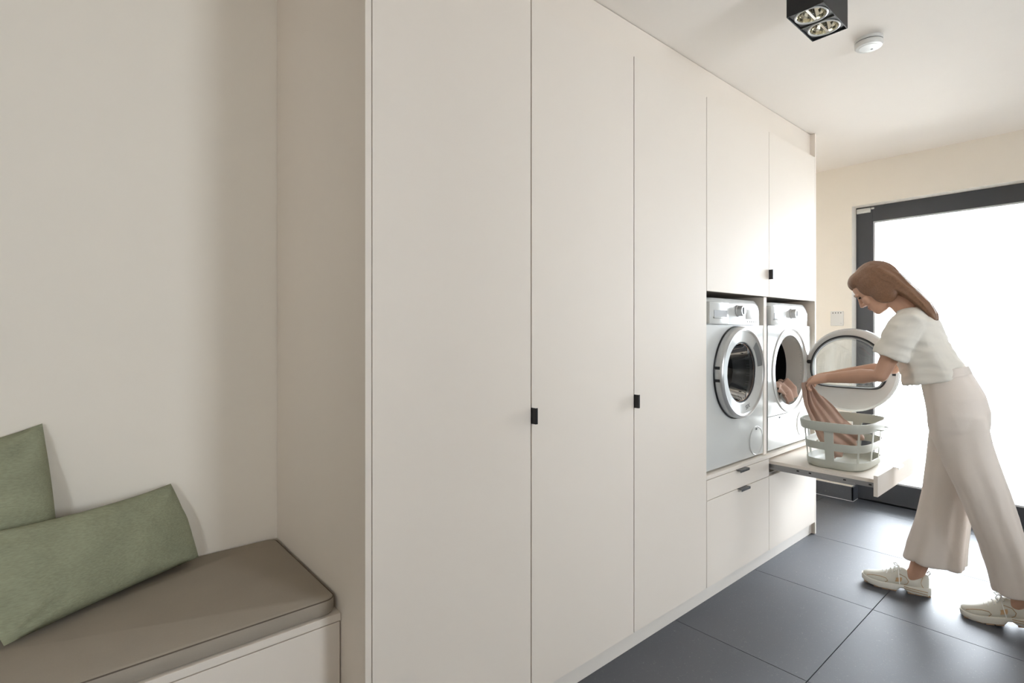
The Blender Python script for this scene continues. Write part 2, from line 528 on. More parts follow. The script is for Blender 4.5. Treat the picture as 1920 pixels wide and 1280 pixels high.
Z_A0, Z_A1 = 0.598, 1.466     # washer alcove
for i in (3, 4):
    x0, x1 = CX[i], CX[i + 1]
    t = thing('upper_cabinet', ['white upper cabinet above the washing machine, no handle', 'white upper cabinet above the tumble dryer with black pull'][i - 3],
              'cabinet', ((x0 + x1) / 2, 1.64, Z_A1), 'upper cabinets above the machines')
    bm = bmesh.new()
    a0, a1 = x0 + 0.0005, x1 - 0.0005
    add_box(bm, a0, a0 + 0.018, Y_C, YB - 0.005, Z_A1, Z_T); add_box(bm, a1 - 0.018, a1, Y_C, YB - 0.005, Z_A1, Z_T)
    for z in (Z_A1 + 0.004, 1.9, Z_T - 0.018): add_box(bm, a0 + 0.018, a1 - 0.018, Y_C, YB - 0.005, z, z + 0.018)
    obj('body', bm, 'carc', t)
    dr = obj('door', box(x0 + G, x1 - G, D, D + 0.018, Z_A1, Z_T - 0.001, 0.0008, 1), 'cab', t)
    if i == 4: obj('handle', handle(None, 'v', x0 + 0.0005, 1.588), 'black', dr)['label'] = 'black metal edge pull'

Z_D = 0.4815
for i in (3, 4):
    x0, x1 = CX[i], CX[i + 1]
    t = thing('base_cabinet', ['white base cabinet under the washing machine with both drawers shut', 'white base cabinet under the dryer with its laundry tray pulled out'][i - 3],
              'cabinet', ((x0 + x1) / 2, 1.64, 0), 'base cabinets under the machines')
    bm = bmesh.new()
    a0, a1 = x0 + 0.0005, x1 - 0.0005
    add_box(bm, a0, a0 + 0.018, Y_C, YB - 0.005, Z_P, 0.579); add_box(bm, a1 - 0.018, a1, Y_C, YB - 0.005, Z_P, 0.579)
    add_box(bm, a0 + 0.018, a1 - 0.018, Y_C, YB - 0.005, Z_P, Z_P + 0.018); add_box(bm, a0 + 0.018, a1 - 0.018, Y_C, YB - 0.005, Z_D - 0.012, Z_D + 0.006)
    add_box(bm, a0 + 0.018, a1 - 0.018, YB - 0.013, YB - 0.005, Z_P + 0.018, 0.579)
    obj('body', bm, 'carc', t)
    dw = obj('deep_drawer', box(x0 + G, x1 - G, D, D + 0.018, Z_P, Z_D - 0.0015, 0.0008, 1), 'cab', t)
    if i == 3: obj('handle', handle(None, 'h', 2.652, Z_D - 0.0012), 'black', dw)['label'] = 'black metal edge pull'
    yf = D if i == 3 else 0.773
    if i == 3:
        s = obj('shallow_drawer', box(x0 + G, x1 - G, D, D + 0.018, Z_D + 0.0015, 0.577, 0.0008, 1), 'cab', t)
        obj('handle', handle(None, 'h', 2.642, 0.5772), 'black', s)['label'] = 'black metal edge pull'
    else:
        s = obj('pull_out_tray', box(x0 + 0.022, x1 - 0.022, yf + 0.018, yf + 0.62, 0.545, 0.5625, 0.001, 1), 'cab', t)
        obj('tray_front', box(x0 + G, x1 - G, yf, yf + 0.018, 0.485, 0.585, 0.001, 1), 'cab', s)
        obj('handle', handle(None, 'h', 3.27, 0.5855, yf), 'offwhite', s)['label'] = 'pale metal edge pull'
        for xx in (x0 + 0.0195, x1 - 0.0315):
            bm = bmesh.new()
            add_box(bm, xx, xx + 0.012, yf + 0.02, yf + 0.66, 0.522, 0.545, 0.001, 1)
            add_box(bm, xx - 0.001, xx + 0.004, yf + 0.10, yf + 0.85, 0.515, 0.528, 0.001, 1)
            obj('runner', bm, 'steel', s)['label'] = 'steel drawer runner'
            for q in (0.03, 0.14, 0.30, 0.36): obj('runner_clip', box(xx - 0.0012, xx + 0.001, yf + q, yf + q + 0.012, 0.531, 0.538), 'black', s)

# panels that close the run
tag(obj('end_panel', box(0.603, 0.6205, D, YB - 0.002, 0, CEIL - 0.003, 0.0006, 1), 'cab'), 'tall white end panel closing the cabinet run beside the bench niche', 'panel', 'end panels of the wall unit')
tag(obj('end_panel', box(3.6205, 3.638, D, YB - 0.002, 0, CEIL - 0.003, 0.0006, 1), 'cab'), 'tall white end panel closing the cabinet run beside the dryer', 'panel', 'end panels of the wall unit')
tag(obj('divider_panel', box(2.947, 2.983, Y_C - 0.001, YB - 0.005, Z_A0 + 0.0005, Z_A1 - 0.0005, 0.001, 1), 'cab'), 'upright white divider between the washing machine and the dryer', 'panel')
bm = bmesh.new()
add_box(bm, 2.3035, 2.3215, Y_C, YB - 0.005, Z_A0 + 0.0005, Z_A1 - 0.0005)
tag(obj('alcove_side_panel', bm, 'cab'), 'white alcove lining board beside the washing machine, against the tall cabinet', 'panel')
tag(obj('machine_shelf', box(2.3035, 3.6195, D + 0.001, YB - 0.005, 0.5795, Z_A0, 0.001, 1), 'cab'), 'continuous white shelf board carrying both laundry machines', 'shelf')
tag(obj('fascia_board', box(0.621, 3.6195, D + 0.028, D + 0.046, Z_T + 0.001, CEIL - 0.003, 0.0006, 1), 'cab'), 'long white fascia board between the cabinet tops and the ceiling', 'panel')
tag(obj('plinth', box(0.621, 3.6195, D + 0.021, D + 0.037, 0.0005, Z_P - 0.001, 0.0006, 1), 'plinth'), 'long white plinth board along the floor under the cabinets', 'plinth')

# ------------------------------------------------------------------ bench niche
BY = 1.431
t = thing('bench', 'white built-in bench with drawer front in the niche', 'bench', (-0.15, 1.7, 0))
bm = bmesh.new()
add_box(bm, -0.898, -0.88, BY + 0.019, YB - 0.002, 0, 0.47); add_box(bm, 0.583, 0.6015, BY + 0.019, YB - 0.002, 0, 0.47)
add_box(bm, -0.88, 0.583, YB - 0.02, YB - 0.002, 0, 0.47); add_box(bm, -0.88, 0.583, BY + 0.03, YB - 0.02, 0.06, 0.078)
obj('body', bm, 'carc', t)
obj('bench_top', box(-0.898, 0.6018, BY, YB - 0.002, 0.4705, 0.491, 0.001, 1), 'cab', t)
obj('drawer', box(-0.15, 0.599, BY + 0.0005, BY + 0.018, 0.03, 0.4675, 0.0008, 1), 'cab', t)
obj('drawer', box(-0.896, -0.153, BY + 0.0005, BY + 0.018, 0.03, 0.4675, 0.0008, 1), 'cab', t)
obj('toe_board', box(-0.896, 0.5995, BY + 0.019, BY + 0.03, 0.0, 0.03), 'cab', t)


def cushion_mesh(x0, x1, y0, y1, z0, z1, r=0.03):
    bm = bmesh.new()
    nx, ny = 40, 18
    cz = (z0 + z1) / 2; hz = (z1 - z0) / 2
    rings = []
    cx, cy = (x0 + x1) / 2, (y0 + y1) / 2
    hx, hy = (x1 - x0) / 2, (y1 - y0) / 2

    def outline(inset, z):
        pts = []
        rr = r
        for (sx, sy, a0) in ((1, 1, 0), (-1, 1, 90), (-1, -1, 180), (1, -1, 270)):
            for k in range(7):
                a = math.radians(a0 + k * 15)
                pts.append(Vector((cx + sx * (hx - rr) + math.cos(a) * (rr - inset), cy + sy * (hy - rr) + math.sin(a) * (rr - inset), z)))
        return pts
    prof = [(0.012, -hz), (0.004, -hz + 0.003), (0.0, -hz + 0.010), (0.0, hz - 0.010), (0.003, hz - 0.004), (0.010, hz)]
    for ins, dz in prof: rings.append(outline(ins, cz + dz))
    add_loft(bm, rings, True)
    return bm


cu = obj('bench_cushion', cushion_mesh(-0.893, 0.594, BY + 0.006, YB - 0.006, 0.492, 0.538), 'taupe', smooth=True)
tag(cu, 'flat taupe canvas seat cushion lying on the white bench', 'cushion')
bm = bmesh.new()
for z in (0.5335,):
    rr = 0.031; x0, x1, y0, y1 = -0.893, 0.594, BY + 0.006, YB - 0.006
    pts = []
    for (cxx, cyy, a0) in ((x1 - 0.03, y1 - 0.03, 0), (x0 + 0.03, y1 - 0.03, 90), (x0 + 0.03, y0 + 0.03, 180), (x1 - 0.03, y0 + 0.03, 270)):
        for k in range(7):
            a = math.radians(a0 + 15 * k); pts.append(Vector((cxx + math.cos(a) * 0.0275, cyy + math.sin(a) * 0.0275, z)))
    pts.append(pts[0]); add_tube(bm, pts, 0.0016, 6, False)
obj('seam', bm, 'seam', cu)


def pillow(name, label, BL, BR, TR, TL, thick, ears=(), seed=0, sag=0.03):
    """filled pillow spanned between four corner points; normal towards the room"""
    BL, BR, TR, TL = map(Vector, (BL, BR, TR, TL))
    N = 34
    nrm = (BR - BL).cross(TL - BL).normalized()
    bm = bmesh.new()
    front, back = [], []
    for j in range(N + 1):
        rf, rb = [], []
        for i in range(N + 1):
            s, q = i / N, j / N
            # edges pull inwards between the corners
            cu_, cv_ = 4 * s * (1 - s), 4 * q * (1 - q)
            s2 = s + (0.5 - s) * -0.015 * cv_ * (2 * abs(s - 0.5)) ** 1.5 * 2
            q2 = q + (0.5 - q) * 0.015 * cu_ * (2 * abs(q - 0.5)) ** 1.5 * 2
            p = (BL * (1 - s2) + BR * s2) * (1 - q2) + (TL * (1 - s2) + TR * s2) * q2
            h = thick * (cu_ * cv_) ** 0.42
            w = noise.noise(Vector((s * 5 + seed, q * 5, seed))) * 0.006 * (cu_ * cv_) ** 0.3
            # creases running in from the corners
            for (cs, cq) in ((0, 0), (1, 0), (0, 1), (1, 1)):
                dx, dy = abs(s - cs), abs(q - cq); dd = math.hypot(dx, dy)
                an = math.atan2(dy, dx)
                w += 0.007 * math.exp(-(dd / 0.28) ** 2) * math.sin(an * 9 + seed) * min(1, dd * 8)
            p2 = p + Vector((0, 0, -sag * cu_ * q * 0.6))
            rf.append(bm.verts.new(p2 + nrm * (h + w)))
            rb.append(bm.verts.new(p2 - nrm * (h * 0.75 - w * 0.5)) if 0 < i < N and 0 < j < N else rf[-1])
        front.append(rf); back.append(rb)
    for j in range(N):
        for i in range(N):
            bm.faces.new((front[j][i], front[j][i + 1], front[j + 1][i + 1], front[j + 1][i]))
            f = (back[j][i], back[j + 1][i], back[j + 1][i + 1], back[j][i + 1])
            try: bm.faces.new(f)
            except ValueError: pass
    o = obj(name, bm, 'green', smooth=80, loc=(BL + BR) / 2)
    return tag(o, label, 'pillow', 'green pillows on the bench')


pillow('throw_pillow', 'tall sage green pillow propped upright against the niche wall', (-0.50, 1.83, 0.545), (0.008, 1.90, 0.545), (-0.030, 1.985, 1.018), (-0.52, 1.955, 1.00), 0.085, seed=3.0, sag=0.06)
pillow('lumbar_pillow', 'long sage green lumbar pillow lying tilted across the bench cushion', (-0.092, 1.695, 0.548), (0.347, 1.950, 0.550), (0.274, 1.972, 0.795), (-0.175, 1.80, 0.79), 0.062, seed=11.0, sag=0.02)

# ------------------------------------------------------------------ laundry machines
YF = 1.300    # machine fronts


def fascia_mesh(x0, x1, z0, z1, y, holes=()):
    """bowed control fascia: rounded back towards the top and both ends"""
    bm = bmesh.new()
    nx, nz = 40, 14
    front, back = [], []
    for j in range(nz + 1):
        rf, rb = [], []
        for i in range(nx + 1):
            s, q = i / nx, j / nz
            x = x0 + (x1 - x0) * s; z = z0 + (z1 - z0) * q
            edge = (2 * abs(s - 0.5)) ** 9
            yy = y + 0.028 * edge + 0.022 * q ** 5 - 0.004 * (1 - (2 * abs(s - .5)) ** 2)
            # round the top corners
            if q > 0.5:
                sh = max(0, (q - 0.5) * 2) ** 3 * 0.028
                x += -sh * (2 * (s - 0.5)) ** 5
            rf.append(bm.verts.new((x, yy, z))); rb.append(bm.verts.new((x, y + 0.06, z)))
        front.append(rf); back.append(rb)
    for A, fl_ in ((front, False), (back, True)):
        for j in range(nz):
            for i in range(nx):
                f = (A[j][i], A[j][i + 1], A[j + 1][i + 1], A[j + 1][i])
                bm.faces.new(f[::-1] if fl_ else f)
    per = [(0, i) for i in range(nx)] + [(j, nx) for j in range(nz)] + [(nz, i) for i in range(nx, 0, -1)] + [(j, 0) for j in range(nz, 0, -1)]
    for (a, b), (c, e) in zip(per, per[1:] + per[:1]):
        bm.faces.new((front[a][b], back[a][b], back[c][e], front[c][e]))
    return bm


def machine(name, label, x0, cz, r_hole):
    x1 = x0 + 0.6; cx = (x0 + x1) / 2
    z0, z1 = Z_A0, Z_A0 + 0.842
    zs = 1.309
    t = thing(name, label, name.replace('_', ' '), (cx, 1.6, z0))
    bm = bmesh.new()
    add_box(bm, x0, x0 + 0.006, YF + 0.03, 1.895, z0 + 0.012, z1 - 0.02); add_box(bm, x1 - 0.006, x1, YF + 0.03, 1.895, z0 + 0.012, z1 - 0.02)
    add_box(bm, x0, x1, YF + 0.06, 1.895, z1 - 0.02, z1 - 0.002, 0.004); add_box(bm, x0 + 0.006, x1 - 0.006, 1.885, 1.895, z0 + 0.012, z1 - 0.02)
    add_box(bm, x0 + 0.006, x1 - 0.006, YF + 0.03, 1.885, z0 + 0.012, z0 + 0.03)
    for xx in (x0 + 0.04, x1 - 0.09):
        for yy in (1.36, 1.82): add_box(bm, xx, xx + 0.05, yy, yy + 0.05, z0 + 0.0003, z0 + 0.012)
    obj('casing', bm, 'white', t)
    bm = bmesh.new()
    plate_hole(bm, x0, x1, 0.80 if name == 'tumble_dryer' else z0 + 0.012, zs - 0.0015, cx, cz, r_hole, YF, YF + 0.03, 96)
    obj('front_panel', bm, 'white', t, smooth=30)
    fa = obj('control_panel', fascia_mesh(x0 + 0.001, x1 - 0.001, zs + 0.0005, z1, YF - 0.004), 'white', t, smooth=50)
    # drawer of the control panel with a finger recess
    bm = bmesh.new()
    add_box(bm, x0 + 0.012, x0 + 0.200, YF - 0.0115, YF + 0.02, zs + 0.004, z1 - 0.022, 0.004)
    obj('detergent_drawer' if name == 'washing_machine' else 'water_drawer', bm, 'white', t, smooth=30)
    bm = bmesh.new(); add_box(bm, x0 + 0.050, x0 + 0.178, YF - 0.0135, YF - 0.008, zs + 0.036, zs + 0.070, 0.002)
    rc = obj('finger_recess', bm, 'midgrey', t)
    bm = bmesh.new(); add_box(bm, x0 + 0.044, x0 + 0.184, YF - 0.019, YF - 0.008, zs + 0.029, zs + 0.038, 0.003)
    obj('recess_lip', bm, 'white', rc, smooth=30)
    # program knob
    kx, kz = x0 + 0.298, 1.380
    bm = bmesh.new(); add_lathe(bm, (kx, YF, kz), 'y', [(0.030, 0.004), (0.030, -0.012), (0.0265, -0.014), (0.0265, -0.036), (0.0245, -0.039), (0.019, -0.0392)], 40)
    k = obj('knob', bm, 'silver', t, smooth=30)
    bm = bmesh.new(); add_lathe(bm, (kx, YF, kz), 'y', [(0.0195, -0.036), (0.0195, -0.0385), (0.0, -0.0385)], 32)
    add_box(bm, kx - 0.003, kx + 0.003, YF - 0.041, YF - 0.038, kz - 0.016, kz + 0.016, 0.001)
    obj('knob_face', bm, 'knobface', k, smooth=30)
    # display
    bm = bmesh.new(); add_box(bm, x0 + 0.385, x0 + 0.53, YF - 0.0095, YF + 0.01, zs + 0.03, z1 - 0.05, 0.003)
    obj('display', bm, 'whiteplastic', t, smooth=30)
    bm = bmesh.new()
    for q in range(5): add_box(bm, x0 + 0.40 + q * 0.024, x0 + 0.412 + q * 0.024, YF - 0.011, YF - 0.008, zs + 0.014, zs + 0.020, 0.001)
    obj('button', bm, 'lightgrey', t)
    # drum well and drum
    bm = bmesh.new()
    add_lathe(bm, (cx, 0, cz), 'y', [(r_hole + 0.0, YF + 0.012), (r_hole, YF + 0.04), (r_hole - 0.012, YF + 0.10), (r_hole + 0.03, YF + 0.105)], 72)
    obj('seal', bm, 'whiteplastic' if name == 'tumble_dryer' else 'midgrey', t, smooth=40)
    bm = bmesh.new()
    add_lathe(bm, (cx, 0, cz), 'y', [(r_hole + 0.028, YF + 0.105), (0.255, YF + 0.12), (0.255, YF + 0.50), (0.16, YF + 0.515), (0.0, YF + 0.52)], 72)
    dm = obj('drum', bm, 'drum', t, smooth=40)
    for q in range(3):
        a = 0.9 + q * 2 * PI / 3
        bm = bmesh.new()
        u = Vector((math.cos(a), 0, math.sin(a))); w_ = Vector((-math.sin(a), 0, math.cos(a)))
        c0 = Vector((cx, 0, cz)) + u * 0.254
        rings = []
        for yy, k_ in ((YF + 0.14, 0.4), (YF + 0.18, 1), (YF + 0.44, 1), (YF + 0.48, 0.4)):
            c1 = c0 + Vector((0, yy, 0))
            rings.append([c1 + w_ * 0.04, c1 + w_ * 0.018 - u * 0.05 * k_, c1 - w_ * 0.018 - u * 0.05 * k_, c1 - w_ * 0.04])
        add_loft(bm, rings); obj('drum_paddle', bm, 'midgrey', dm)
    return t, cx


# washing machine, door shut
wm, wx = machine('washing_machine', 'white front-loading washing machine with its round door shut', 2.334, 1.068, 0.17)
wz = 1.068
bm = bmesh.new()
add_lathe(bm, (wx, 0, wz), 'y', [(0.236, YF - 0.0005), (0.237, YF - 0.006), (0.234, YF - 0.008)], 96)
wd0 = obj('door_gap', bm, 'black', wm, smooth=30)
bm = bmesh.new()
add_lathe(bm, (wx, 0, wz), 'y', [(0.232, YF - 0.002), (0.233, YF - 0.030), (0.2315, YF - 0.036), (0.226, YF - 0.042), (0.219, YF - 0.046), (0.212, YF - 0.044),
                                 (0.205, YF - 0.036), (0.203, YF - 0.034), (0.170, YF - 0.029), (0.158, YF - 0.030), (0.154, YF - 0.026), (0.152, YF - 0.008), (0.20, YF - 0.002)], 128, cyclic=True)
wd = obj('door', bm, 'silver', wm, smooth=35)
bm = bmesh.new()
add_lathe(bm, (wx, 0, wz), 'y', [(0.214, YF - 0.0440), (0.204, YF - 0.0365), (0.160, YF - 0.0325), (0.1545, YF - 0.028), (0.1535, YF - 0.020), (0.16, YF - 0.029)], 128)
obj('door_ring', bm, 'white', wd, smooth=35)
bm = bmesh.new()
add_lathe(bm, (wx, 0, wz), 'y', [(0.153, YF - 0.023), (0.145, YF - 0.020), (0.138, YF - 0.004), (0.120, YF + 0.075), (0.10, YF + 0.098), (0.0, YF + 0.105)], 96)
obj('door_glass', bm, 'smoke', wd, smooth=35)
bm = bmesh.new()
add_lathe(bm, (wx, 0, wz), 'y', [(0.1545, YF - 0.018), (0.1545, YF - 0.026), (0.148, YF - 0.0245), (0.146, YF - 0.016)], 96)
obj('glass_rim', bm, 'darkgrey', wd, smooth=35)
bm = bmesh.new()   # recessed grip on the opening side of the ring
gr = []
for r_, yy in ((0.2035, YF - 0.0400), (0.163, YF - 0.0345)):
    gr.append([Vector((wx + r_ * math.cos(a), yy, wz + r_ * math.sin(a))) for a in [math.radians(8 + 40 * q / 16) for q in range(17)]])
vs = [[bm.verts.new(p) for p in q] for q in gr]
for i in range(16): bm.faces.new((vs[0][i], vs[0][i + 1], vs[1][i + 1], vs[1][i]))
bmesh.ops.solidify(bm, geom=bm.faces[:], thickness=0.0015)
obj('door_grip', bm, 'midgrey', wd, smooth=35)
for zz in (wz + 0.033, wz - 0.028):
    obj('hinge', box(wx - 0.2345, wx - 0.222, YF - 0.032, YF - 0.006, zz - 0.008, zz + 0.006, 0.001), 'black', wd)
fc = bpy.data.curves.new('lettering', 'FONT'); fc.body = 'SIX'; fc.size = 0.032; fc.align_x = 'CENTER'; fc.align_y = 'CENTER'; fc.extrude = 0.0004
fo = bpy.data.objects.new('tmp_text', fc); COL.objects.link(fo)
me = bpy.data.meshes.new_from_object(fo.evaluated_get(bpy.context.evaluated_depsgraph_get())); bpy.data.objects.remove(fo)
ta = math.radians(-75)
me.transform(Matrix.Translation((wx + 0.183 * math.cos(ta), YF - 0.0355, wz + 0.183 * math.sin(ta))) @ Matrix.Rotation(-(ta + PI / 2), 4, 'Y') @ Matrix.Rotation(PI / 2, 4, 'X'))
obj('lettering', me, 'knobface', wd)
bm = bmesh.new(); add_lathe(bm, (2.852, 0, 0.690), 'y', [(0.078, YF + 0.001), (0.078, YF - 0.0015), (0.0745, YF - 0.0035), (0.072, YF - 0.0012), (0.0, YF - 0.0010)], 64)
fcv = obj('filter_cover', bm, 'white', wm, smooth=35)
obj('catch', box(2.846, 2.858, YF - 0.004, YF, 0.748, 0.756, 0.001), 'darkgrey', fcv)

# tumble dryer, door swung open 90 degrees
td, tx = machine('tumble_dryer', 'white tumble dryer with its round door swung open', 2.996, 1.048, 0.205)
tz = 1.048
bm = bmesh.new()   # raised/recessed collar around the opening
add_lathe(bm, (tx, 0, tz), 'y', [(0.250, YF + 0.001), (0.250, YF - 0.004), (0.245, YF - 0.006), (0.240, YF - 0.004), (0.2055, YF + 0.016), (0.2045, YF + 0.03), (0.21, YF + 0.03)], 96)
obj('opening_collar', bm, 'whiteplastic', td, smooth=35)
bm = bmesh.new(); add_box(bm, 2.996, 3.596, YF, YF + 0.03, Z_A0 + 0.012, 0.7975, 0.002)
kp = obj('kick_panel', bm, 'white', td)
obj('catch', box(3.14, 3.155, YF - 0.003, YF + 0.004, 0.778, 0.786, 0.001), 'darkgrey', kp)
bm = bmesh.new()
for q in range(9):
    add_lathe(bm, (3.470, 0, 0.715), 'y', [(0.010 + q * 0.0082, YF), (0.010 + q * 0.0082, YF - 0.003), (0.0135 + q * 0.0082, YF - 0.003), (0.0135 + q * 0.0082, YF)], 48)
obj('air_grille', bm, 'lightgrey', kp)

DXc = 3.555                       # plane of the open door
DY, DZ, DR = 1.066, 1.048, 0.242


def dshape(scale, x, n=96, r=0.178, flat=0.100):
    out = []
    for i in range(n):
        a = 2 * PI * i / n
        y = r * math.cos(a); z = r * 0.985 * math.sin(a)
        k = 0.018
        z2 = -flat + k * math.log(1 + math.exp(min(40, (z + flat) / k)))
        if z < -flat: y *= 1 + 0.02 * (-(z + flat))
        out.append(Vector((x, DY + 0.008 + y * scale, DZ + 0.006 + z2 * scale)))
    return out


def circ(r, x, n=96): return [Vector((x, DY + r * math.cos(2 * PI * i / n), DZ + r * math.sin(2 * PI * i / n))) for i in range(n)]


bm = bmesh.new()
add_loft(bm, [circ(DR - 0.006, DXc + 0.024), circ(DR, DXc + 0.016), circ(DR, DXc - 0.008), circ(DR - 0.010, DXc - 0.018), dshape(1.14, DXc - 0.020), dshape(1.12, DXc - 0.017), dshape(1.12, DXc + 0.024)], False, True)
od = obj('door', bm, 'lightgrey', td, smooth=35)
bm = bmesh.new(); add_loft(bm, [dshape(1.14, DXc - 0.019), dshape(1.13, DXc - 0.026), dshape(1.095, DXc - 0.026), dshape(1.085, DXc - 0.010), dshape(1.12, DXc + 0.0)], False, True)
obj('gasket', bm, 'darkgrey', od, smooth=35)
bm = bmesh.new(); add_loft(bm, [dshape(1.088, DXc - 0.022), dshape(1.078, DXc - 0.032), dshape(1.040, DXc - 0.032), dshape(1.03, DXc - 0.020), dshape(1.088, DXc - 0.015)], False, True)
obj('gasket_ring', bm, 'midgrey', od, smooth=35)
bm = bmesh.new(); add_loft(bm, [dshape(1.03, DXc - 0.026), dshape(0.99, DXc - 0.048), dshape(0.93, DXc - 0.066), dshape(0.80, DXc - 0.076), dshape(0.5, DXc - 0.081), dshape(0.2, DXc - 0.082)])
obj('door_glass', bm, 'bowl', od, smooth=60)
bm = bmesh.new(); add_loft(bm, [dshape(1.125, DXc + 0.018), dshape(1.125, DXc + 0.022)])
obj('outer_pane', bm, 'glass', od, smooth=30)
bm = bmesh.new(); add_loft(bm, [circ(DR + 0.003, DXc + 0.012), circ(DR + 0.003, DXc + 0.006), circ(DR - 0.001, DXc + 0.006), circ(DR - 0.001, DXc + 0.012)], False, True)
obj('chrome_edge', bm, 'chrome', od, smooth=30)
bm = bmesh.new(); add_box(bm, DXc - 0.022, DXc - 0.008, 1.285, 1.320, 1.082, 1.096, 0.001); add_box(bm, DXc - 0.03, DXc - 0.006, 1.272, 1.290, 1.078, 1.100, 0.001)
obj('hinge', bm, 'black', td)
bm = bmesh.new(); add_box(bm, DXc - 0.022, DXc - 0.008, 1.285, 1.320, 0.975, 0.989, 0.001)
obj('hinge', bm, 'lightgrey', td)
obj('door_latch', box(DXc - 0.024, DXc - 0.016, DY - DR + 0.012, DY - DR + 0.028, DZ - 0.02, DZ + 0.0, 0.001), 'darkgrey', od)

# ------------------------------------------------------------------ laundry basket on the tray
BC = Vector((3.235, 1.0, 0.5630))
HZ = 0.243


def bring(z, n=96, grow=0.0, e=3.6):
    q = z / HZ
    a = 0.205 + 0.027 * q + grow; b = 0.142 + 0.018 * q + grow
    dense = sring((0, 0, 0), Vector((a, 0, 0)), Vector((0, b, 0)), 720, e)
    L = [0.0]
    for i in range(720): L.append(L[-1] + (dense[(i + 1) % 720] - dense[i]).length)
    out = []; k = 0
    for i in range(n):                                  # even spacing round the outline
        tgt = L[-1] * i / n
        while L[k + 1] < tgt: k += 1
        f = (tgt - L[k]) / max(1e-9, L[k + 1] - L[k])
        out.append(BC + Vector((0, 0, z)) + dense[k].lerp(dense[(k + 1) % 720], f))
    return out


t = thing('laundry_basket', 'sage grey plastic laundry basket with cut-out sides on the pulled-out tray', 'basket', BC)
zl = [0, 0.012, 0.046, 0.098, 0.138, 0.196, 0.243]
n = 120
bm = bmesh.new()
rows = [[bm.verts.new(p) for p in bring(z, n, -0.012 if k == 0 else 0)] for k, z in enumerate(zl)]


def is_open(i):
    pa, pb = rows[3][i].co - BC, rows[3][(i + 1) % n].co - BC
    u_, v_ = (pa.x + pb.x) / 2 / 0.216, (pa.y + pb.y) / 2 / 0.149
    if abs(u_) > abs(v_): return 0.17 < abs(v_) < 0.80      # two openings on each short side
    return abs(u_) < 0.80 and not 0.24 < abs(u_) < 0.36     # three on each long side


for k in range(len(zl) - 1):
    for i in range(n):
        if k in (2, 4) and is_open(i): continue
        j = (i + 1) % n
        bm.faces.new((rows[k][i], rows[k][j], rows[k + 1][j], rows[k + 1][i]))
cv = bm.verts.new(BC)
for i in range(n): bm.faces.new((rows[0][(i + 1) % n], rows[0][i], cv))
bmesh.ops.recalc_face_normals(bm, faces=bm.faces[:])
me = evaluated(bm, [('SOLIDIFY', dict(thickness=0.004, offset=-1)), ('BEVEL', dict(width=0.0012, segments=2, limit_method='ANGLE', angle_limit=math.radians(50)))])
obj('basket_body', me, 'basket', t, smooth=45)
bm = bmesh.new()
add_loft(bm, [bring(0.200, n, 0.001), bring(0.200, n, 0.010), bring(0.206, n, 0.012), bring(0.240, n, 0.013), bring(0.245, n, 0.010), bring(0.245, n, 0.001)], False, True)
obj('rim_band', bm, 'basket', t, smooth=45)
for s in (-1, 1):
    bm = bmesh.new()
    pts = [BC + Vector((0.10 * s * 0 + x_, 0.172 * s + yy, 0.21)) for x_, yy in ((-0.07, 0), (-0.06, s * 0.022), (0.0, s * 0.030), (0.06, s * 0.022), (0.07, 0))]
    add_tube(bm, pts, 0.006, 8, True, 0.6)
    obj('handle', bm, 'basket', t, smooth=40)

# ------------------------------------------------------------------ ceiling spotlight, smoke detector, wall plate, sensor
LX0, LX1, LY0, LY1, LZ = 1.941, 2.176, 0.660, 0.778, 2.375
t = thing('ceiling_spotlight', 'black box-shaped double spotlight fixed to the ceiling', 'lamp', ((LX0 + LX1) / 2, (LY0 + LY1) / 2, LZ))
bm = bmesh.new()
th_ = 0.003
add_box(bm, LX0, LX1, LY0, LY0 + th_, LZ, CEIL - 0.001); add_box(bm, LX0, LX1, LY1 - th_, LY1, LZ, CEIL - 0.001)
add_box(bm, LX0, LX0 + th_, LY0 + th_, LY1 - th_, LZ, CEIL - 0.001); add_box(bm, LX1 - th_, LX1, LY0 + th_, LY1 - th_, LZ, CEIL - 0.001)
add_box(bm, LX0 + th_, LX1 - th_, LY0 + th_, LY1 - th_, CEIL - 0.03, CEIL - 0.001)
obj('housing', bm, 'blackmatte', t)
ymid = (LY0 + LY1) / 2
bm = bmesh.new()
xm = (LX0 + LX1) / 2
add_box(bm, xm - 0.0015, xm + 0.0015, LY0 + th_, LY1 - th_, LZ + 0.001, LZ + 0.03)
obj('divider', bm, 'greymetal', t)
